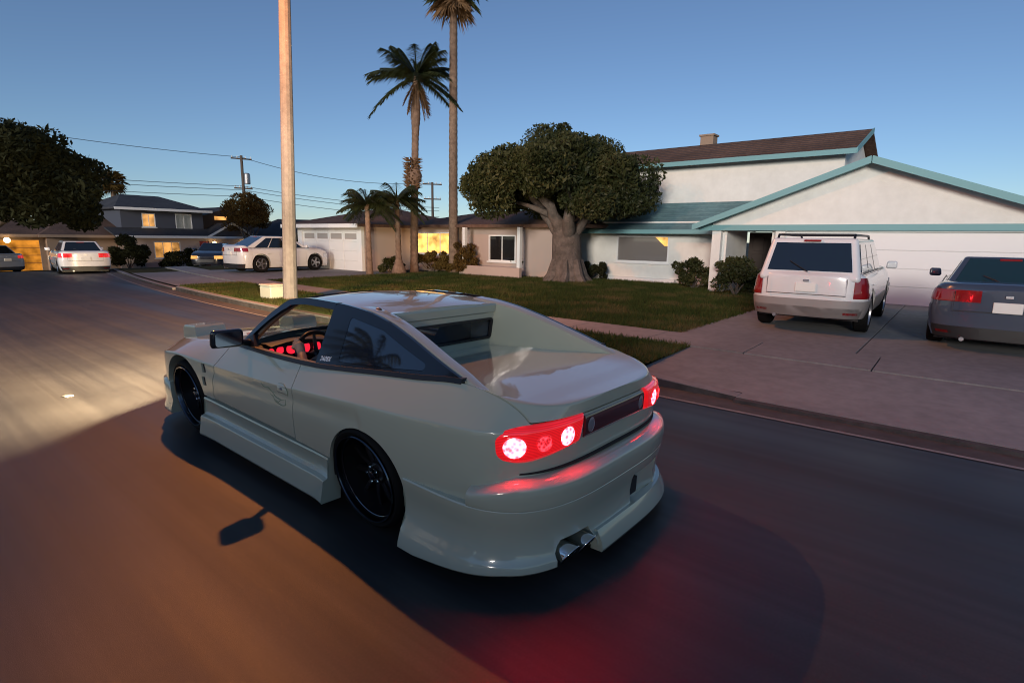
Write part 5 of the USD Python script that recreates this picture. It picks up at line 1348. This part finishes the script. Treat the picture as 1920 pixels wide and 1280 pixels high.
    def patch(c00, c10, c11, c01, n, u0, u1, v0, v1, nm):
        P, Q = [], []
        for u in np.linspace(u0, u1, 9):
            a, b_ = [], []
            for v in np.linspace(v0, v1, 7):
                q = c00 * (1 - u) * (1 - v) + c10 * u * (1 - v) + c11 * u * v + c01 * (1 - u) * v
                a.append(q + n * (r + .008)); b_.append(q + n * (r - .04))
            P.append(a); Q.append(b_)
        obj(nm, shell(P, Q), glass, t, smooth=30)
    zl, zh = belt - .08, H - r
    for s in (-1, 1):
        c00, c10, c11, c01 = A(cab[0] + r, s * (w0 - r), zl), A(cab[3] - r, s * (w0 - r), zl), A(cab[2] - r, s * (w1 - r), zh), A(cab[1] + r, s * (w1 - r), zh)
        n = np.cross(c10 - c00, c01 - c00); n /= np.linalg.norm(n); n *= np.sign(n[1] * s)
        for (u0, u1) in (((.03, .30), (.33, .63), (.66, .96)) if suv else ((.08, .30), (.32, .62), (.645, .93))): patch(c00, c10, c11, c01, n, u0, u1, .16, .93, 'side_window')
    for (xa, xb, sg, nm) in ((cab[0], cab[1], -1, 'rear_screen'), (cab[3], cab[2], 1, 'windscreen')):
        xa -= sg * r; xb -= sg * r
        c00, c10, c11, c01 = A(xa, -(w0 - r), zl), A(xa, w0 - r, zl), A(xb, w1 - r, zh), A(xb, -(w1 - r), zh)
        n = np.cross(c10 - c00, c01 - c00); n /= np.linalg.norm(n); n *= np.sign(n[0] * sg)
        patch(c00, c10, c11, c01, n, .03, .97, .15, .95, nm)
    tz = deck - .10
    for s in (-1, 1):
        ya, yb_ = sorted((s * (hw - taildim[0]), s * (hw + .1)))
        obj('tail_lamp', BO ^ man(bx(x0 - .1, x0 + .34, ya, yb_, tz - taildim[1], tz)), tail, t, smooth=30)
        obj('head_lamp', BO ^ man(bx(x1 - .42, x1 + .1, *sorted((s * (hw - .45), s * (hw + .1))), hood - .42, hood - .24)), headlit or 'clear_lens', t, smooth=30)
        obj('door_mirror', trimesh.convex.convex_hull(np.vstack([ball(V(cab[3] - .35 + a, s * (hw + .06 + b_), belt + .05 + c), .04, 1).vertices for a, b_, c in ((0, -.05, 0), (0, .06, 0), (0, .06, .07), (0, -.04, .07), (.08, 0, .03))])), paint, t, smooth=40)
        obj('door_handle', bx(cab[0] + .9, cab[0] + 1.08, s * (hw - .015), s * (hw + .012), belt - .22, belt - .19, .008), paint, t)
    obj('rear_bumper', BO ^ man(bx(x0 - .1, x0 + .20, -hw - .1, hw + .1, clear - .02, clear + .17)), lower or 'black_satin', t, smooth=30)
    obj('grille', BO ^ man(bx(x1 - .06, x1 + .1, -.42, .42, clear + .12, clear + .30)), 'black_satin', t, smooth=30)
    if plate: obj('number_plate', bx(x0 - .022, x0 + .03, -.16, .16, tz - .30 if not suv else clear + .42, tz - .15 if not suv else clear + .57, .006), 'plate_white', t)
    obj('boot_seam', tube([(x0 - .006, -hw + .30, tz - .02), (x0 - .012, -hw + .30, tz - .30), (x0 - .012, hw - .30, tz - .30), (x0 - .006, hw - .30, tz - .02)], .006, 5), 'black_satin', t)
    obj('boot_badge', bx(x0 - .018, x0 + .02, -.045, .045, tz - .09, tz - .05, .004), 'alloy', t)
    obj('high_brake_lamp', bx(cab[1] - .05, cab[1] + .06, -.13, .13, H - .055, H - .025, .004), 'parked_tail', t)
    obj('wiper', tube([(cab[0] - .025, 0.0, belt + .02), (cab[0] + (cab[1] - cab[0]) * .35 - .03, .30, belt + .02 + (H - belt) * .30)], .009, 6), 'black_satin', t)
    for s in (-1, 1):
        ya, yb_ = sorted((s * (hw - .32), s * (hw - .12)))
        obj('reflector', BO ^ man(bx(x0 - .1, x0 + .25, ya, yb_, clear + .06, clear + .10)), 'parked_tail', t)
        obj('exhaust', T(trimesh.creation.cylinder(radius=.03, height=.14, sections=14), (x0 + .06, .45, clear - .01), ry=math.pi / 2), 'alloy', t) if s > 0 else None
        obj('window_moulding', tube([(cab[0] + .1, s * (hw - .105), belt + .012), (cab[3] - .1, s * (hw - .105), belt + .012)], .010, 6), 'black_satin', t)
    obj('underbody', bx(x0 + .35, x1 - .35, -hw + .12, hw - .12, clear - .06, clear + .1), 'black_satin', t)
    if rack:
        for s in (-1, 1): obj('roof_rail', tube([(cab[1] + .15, s * (w1 - .08), H - .01), (cab[1] + .2, s * (w1 - .08), H + .06), (cab[2] - .4, s * (w1 - .08), H + .06), (cab[2] - .3, s * (w1 - .08), H - .01)], .02, 8), 'black_satin', t, smooth=True)
        for x in (cab[1] + .35, cab[1] + 1.0, cab[2] - .6): obj('roof_bar', tube([(x, -(w1 - .08), H + .065), (x, w1 - .08, H + .065)], .017, 8), 'black_satin', t, smooth=True)
    for x in wx:
        for s in (-1, 1):
            o = s
            w_ = obj('wheel', T(lathe([(wheel_r * .64, 0), (wheel_r * .80, .012 * o), (wheel_r * .95, .0), (wheel_r, -.03 * o), (wheel_r, -.18 * o), (wheel_r * .9, -.21 * o), (wheel_r * .64, -.20 * o), (wheel_r * .64, 0)], 32), (x, s * (hw - .02), wheel_r)), 'tyre_rubber', t, smooth=35)
            obj('rim', T(lathe([(wheel_r * .645, .0), (wheel_r * .62, .004 * o), (wheel_r * .58, -.04 * o), (wheel_r * .58, -.12 * o), (wheel_r * .645, -.12 * o), (wheel_r * .645, .0)], 32), (x, s * (hw - .02), wheel_r)), 'alloy', w_, smooth=35)
            for k in range(5):
                sp = trimesh.convex.convex_hull(np.array([(q, o * y, z) for q, y, z in ((.02, -.01, .035), (.02, -.01, -.035), (.02, -.06, .035), (.02, -.06, -.035), (wheel_r * .6, -.02, .025), (wheel_r * .6, -.02, -.025), (wheel_r * .6, -.06, .025), (wheel_r * .6, -.06, -.025))]))
                sp.apply_transform(trimesh.transformations.rotation_matrix(2 * math.pi * k / 5, [0, 1, 0]))
                obj('spoke', T(sp, (x, s * (hw - .02), wheel_r)), 'alloy', w_)
            obj('wheel_disc', T(trimesh.creation.cylinder(radius=wheel_r * .57, height=.01, sections=24), (x, s * (hw - .14), wheel_r), rx=math.pi / 2), 'coupe_inner', w_)
    return t
NORTH = math.pi / 2      # heading along the road
parked('saloon', 'white saloon parked at the kerb, seen from behind at the far left', 'car', (6.95, 30.6, -.09), NORTH - .12, 4.6, 1.80, 1.38, .93, .93, 1.0, (-1.75, -1.15, .45, 1.25), 'white_car_paint', tail='lit_tail', taildim=(.46, .17))
parked('hatchback', 'white coupe-roofed hatchback parked in the driveway before the white garage', 'car', (12.55, 23.7, .115), .06, 4.3, 1.80, 1.50, 1.0, 1.0, 1.12, (-1.9, -.95, .30, 1.15), 'white_car_paint', wheel_r=.36, taildim=(.5, .16))
parked('black_car', 'black car parked on the blue house driveway, facing the road', 'car', (15.6, 37.3, -.33), -2.2, 4.6, 1.8, 1.45, .95, .96, 1.0, (-1.7, -1.1, .5, 1.3), 'black_car_paint', headlit='window_glow_amber')
parked('far_car', 'grey car with red tail lamps on the far driveway at the left edge', 'car', (5.35, 42.3, -.6), NORTH + .3, 4.5, 1.8, 1.5, 1.0, 1.0, 1.08, (-1.8, -1.2, .5, 1.3), 'silver_car_paint', tail='lit_tail')
parked('suv', 'white sport utility vehicle with roof rack parked before the garage', 'suv', (12.75, 2.1, .12), .02, 4.6, 1.82, 1.62, 1.06, 1.04, 1.08, (-2.24, -2.06, .45, 1.20), 'white_car_paint', lower='beige_cladding', rack=True, wheel_r=.36, clear=.30, taildim=(.20, .34), suv=True)
parked('dark_saloon', 'dark navy saloon with red tail lamps, cut by the right edge', 'car', (12.6, -.55, .12), 0.0, 4.6, 1.80, 1.36, .94, .94, 1.0, (-1.75, -1.1, .5, 1.3), 'navy_car_paint', glass='teal_car_glass', taildim=(.60, .17))

simple('stud_white', (.20, .19, .16), rough=.2)
st_ = thing('road_stud', 'small pale reflective stud on the asphalt left of the front wheel', 'road stud', (1.35, 7.0, .0), .2)
obj('base', bx(-.04, .04, -.035, .035, .0, .010, .005), 'stud_white', st_)
obj('reflector', bx(-.034, .034, -.039, -.033, .002, .009), 'clear_lens', st_)
# ================================================================== the driver
simple('skin', (.46, .27, .19), rough=.55, spec=.35)
simple('dark_shirt', (.03, .03, .035), rough=.9)
simple('hair_dark', (.014, .010, .008), rough=.8)
def chain(pairs):
    M = None
    for (a, ra), (b_, rb) in pairs:
        h = m3.Manifold.hull_points(np.vstack([ball(V(*a), ra, 2).vertices, ball(V(*b_), rb, 2).vertices]).astype(np.float32))
        M = h if M is None else M + h
    return M
def smoothed(M, length, it=8):
    t = to_tri(M.refine_to_length(length)); t.merge_vertices(); trimesh.smoothing.filter_taubin(t, iterations=it); return t
drv_ = thing('person', 'driver in dark shirt inside the coupe, left hand on the steering wheel', 'person', matrix=CARM)
y0 = .365
HIP, CH, NK, HD = (.74, y0, .52), (.68, y0, .79), (.66, y0, .950), (.68, y0, 1.055)
rimL = SWC + .170 * (math.cos(-.55) * t1 + math.sin(-.55) * t2)
rimR = SWC + .170 * (math.cos(3.5) * t1 + math.sin(3.5) * t2)
def armpts(s, rim): 
    sh = V(.68, y0 + s * .185, .875); w = rim + V(-.065, s * .012, -.045); el = (sh + w) / 2 + V(.06, s * .09, -.14); return sh, el, w
bodyM = chain([((*HIP,), .13)] and [(((HIP[0], y0 - .07, HIP[2])), .12), ((HIP[0], y0 + .07, HIP[2]), .12)] and
              [(((HIP[0], y0 - .07, HIP[2]), .12), ((CH[0], y0 - .08, CH[2]), .115)), (((HIP[0], y0 + .07, HIP[2]), .12), ((CH[0], y0 + .08, CH[2]), .115)), (((CH[0], y0 - .08, CH[2]), .115), ((CH[0], y0 + .08, CH[2]), .115)),
               (((.68, y0 - .16, .875), .062), ((.68, y0 + .16, .875), .062)), (((CH[0], y0, CH[2]), .12), ((NK[0], y0, NK[2]), .060)), (((NK[0], y0, NK[2]), .056), ((HD[0], y0, HD[2] - .05), .055)),
               ((HD, .082), ((HD[0] - .02, y0, HD[2] + .02), .088)), ((HD, .076), ((HD[0] + .035, y0, HD[2] - .055), .052)), (((HD[0] + .078, y0, HD[2] + .0), .014), ((HD[0] + .098, y0, HD[2] - .022), .014)),
               (((HD[0] - .005, y0 - .083, HD[2] + .012), .016), ((HD[0] - .005, y0 - .083, HD[2] - .02), .013)), (((HD[0] - .005, y0 + .083, HD[2] + .012), .016), ((HD[0] - .005, y0 + .083, HD[2] - .02), .013)),
               (((HIP[0] + .02, y0 - .10, HIP[2] - .0), .095), ((1.14, y0 - .13, .58), .07)), (((HIP[0] + .02, y0 + .10, HIP[2]), .095), ((1.14, y0 + .13, .58), .07)),
               (((1.14, y0 - .13, .58), .068), ((1.48, y0 - .10, .44), .048)), (((1.14, y0 + .13, .58), .068), ((1.48, y0 + .10, .44), .048))])
for s, rim in ((1, rimL), (-1, rimR)):
    sh, el, w = armpts(s, rim)
    bodyM = bodyM + chain([((sh, .058), (el, .046)), ((el, .045), (w, .029)), ((w, .028), (rim + V(-.028, s * .006, -.004), .036)), ])
    palm = rim + V(-.026, s * .008, 0)
    tang = V(0, 1, 0) * (1 if s > 0 else 1); rad_ = (rim - SWC) / .17; tg = np.cross(SWN, rad_); tg /= np.linalg.norm(tg)
    for k, (o, ln) in enumerate(((-.030, .92), (-.010, 1.05), (.010, 1.0), (.029, .80))):
        base = rim + tg * o + rad_ * .022 + SWN * .012
        k1 = rim + tg * o + rad_ * .027 - SWN * .018 * ln; k2 = rim + tg * o + rad_ * .004 - SWN * .027; k3 = rim + tg * o - rad_ * .020 * ln - SWN * .014
        bodyM = bodyM + chain([((palm + tg * o * .8, .012), (base, .0105)), ((base, .0102), (k1, .0095)), ((k1, .0093), (k2, .0088)), ((k2, .0088), (k3, .0075))])
    th1 = rim + tg * .045 * 1 - rad_ * .012 + SWN * .016; th2 = rim + tg * .062 - rad_ * .016 - SWN * .006
    bodyM = bodyM + chain([((palm + tg * .02, .016), (th1, .012)), ((th1, .0115), (th2, .0095))])
pb = obj('body', smoothed(bodyM, .016, 6), 'skin', drv_, smooth=True)
shirt = chain([(((HIP[0], y0 - .07, HIP[2]), .132), ((CH[0], y0 - .08, CH[2]), .127)), (((HIP[0], y0 + .07, HIP[2]), .132), ((CH[0], y0 + .08, CH[2]), .127)), (((CH[0], y0 - .08, CH[2]), .127), ((CH[0], y0 + .08, CH[2]), .127)),
               (((.68, y0 - .16, .875), .074), ((.68, y0 + .16, .875), .074)), (((CH[0], y0, CH[2]), .128), ((NK[0], y0, NK[2] - .04), .075))])
for s, rim in ((1, rimL), (-1, rimR)):
    sh, el, w = armpts(s, rim); shirt = shirt + chain([((sh, .072), (sh * .35 + el * .65, .062))])
obj('shirt', smoothed(shirt, .03, 6), 'dark_shirt', pb, smooth=True)
trs = chain([(((HIP[0] + .02, y0 - .10, HIP[2]), .106), ((1.14, y0 - .13, .58), .082)), (((HIP[0] + .02, y0 + .10, HIP[2]), .106), ((1.14, y0 + .13, .58), .082)), (((1.14, y0 - .13, .58), .08), ((1.44, y0 - .10, .46), .058)), (((1.14, y0 + .13, .58), .08), ((1.44, y0 + .10, .46), .058))])
obj('trousers', smoothed(trs, .03, 6), 'dark_shirt', pb, smooth=True)
hair = chain([(((HD[0] - .030, y0, HD[2] + .030), .090), ((HD[0] - .045, y0, HD[2] - .03), .072)), (((HD[0] - .02, y0, HD[2] + .034), .088), ((HD[0] + .03, y0, HD[2] + .055), .058))])
obj('hair', smoothed(hair, .02, 4), 'hair_dark', pb, smooth=True)
for s in (-1, 1): obj('eye', ball(V(HD[0] + .073, y0 + s * .031, HD[2] + .004), .0105, 1), 'plate_white', pb, smooth=True)
obj('mouth', ball(V(HD[0] + .082, y0, HD[2] - .062), V(.006, .022, .005), 1), 'skin', pb, smooth=True)

# palms across the road, outside the picture: they show in the coupe's dark side glass
for k, (x, y, h_) in enumerate(((-7.2, 16.6, 7.2), (-8.5, 9.0, 8.0))):
    pq = thing('feather_palm', ('feather palm on the far side of the road, mirrored in the dark side glass', 'second feather palm across the road, nearer than the first')[k], 'palm', (x, y, 0))
    obj('trunk', ringed_trunk(h_, .17, .13, (.1, .0), 60), 'bark_palm', pq, smooth=40)
    for q in range(30):
        r_ = np.random.default_rng(700 + k * 40 + q)
        obj('frond', T(feather_frond(q * 2.4, r_.uniform(-.6, 1.1), r_.uniform(1.9, 2.7), r_.uniform(.35, .62), q, .42), (.1, 0, h_)), 'leaf_palm', pq)
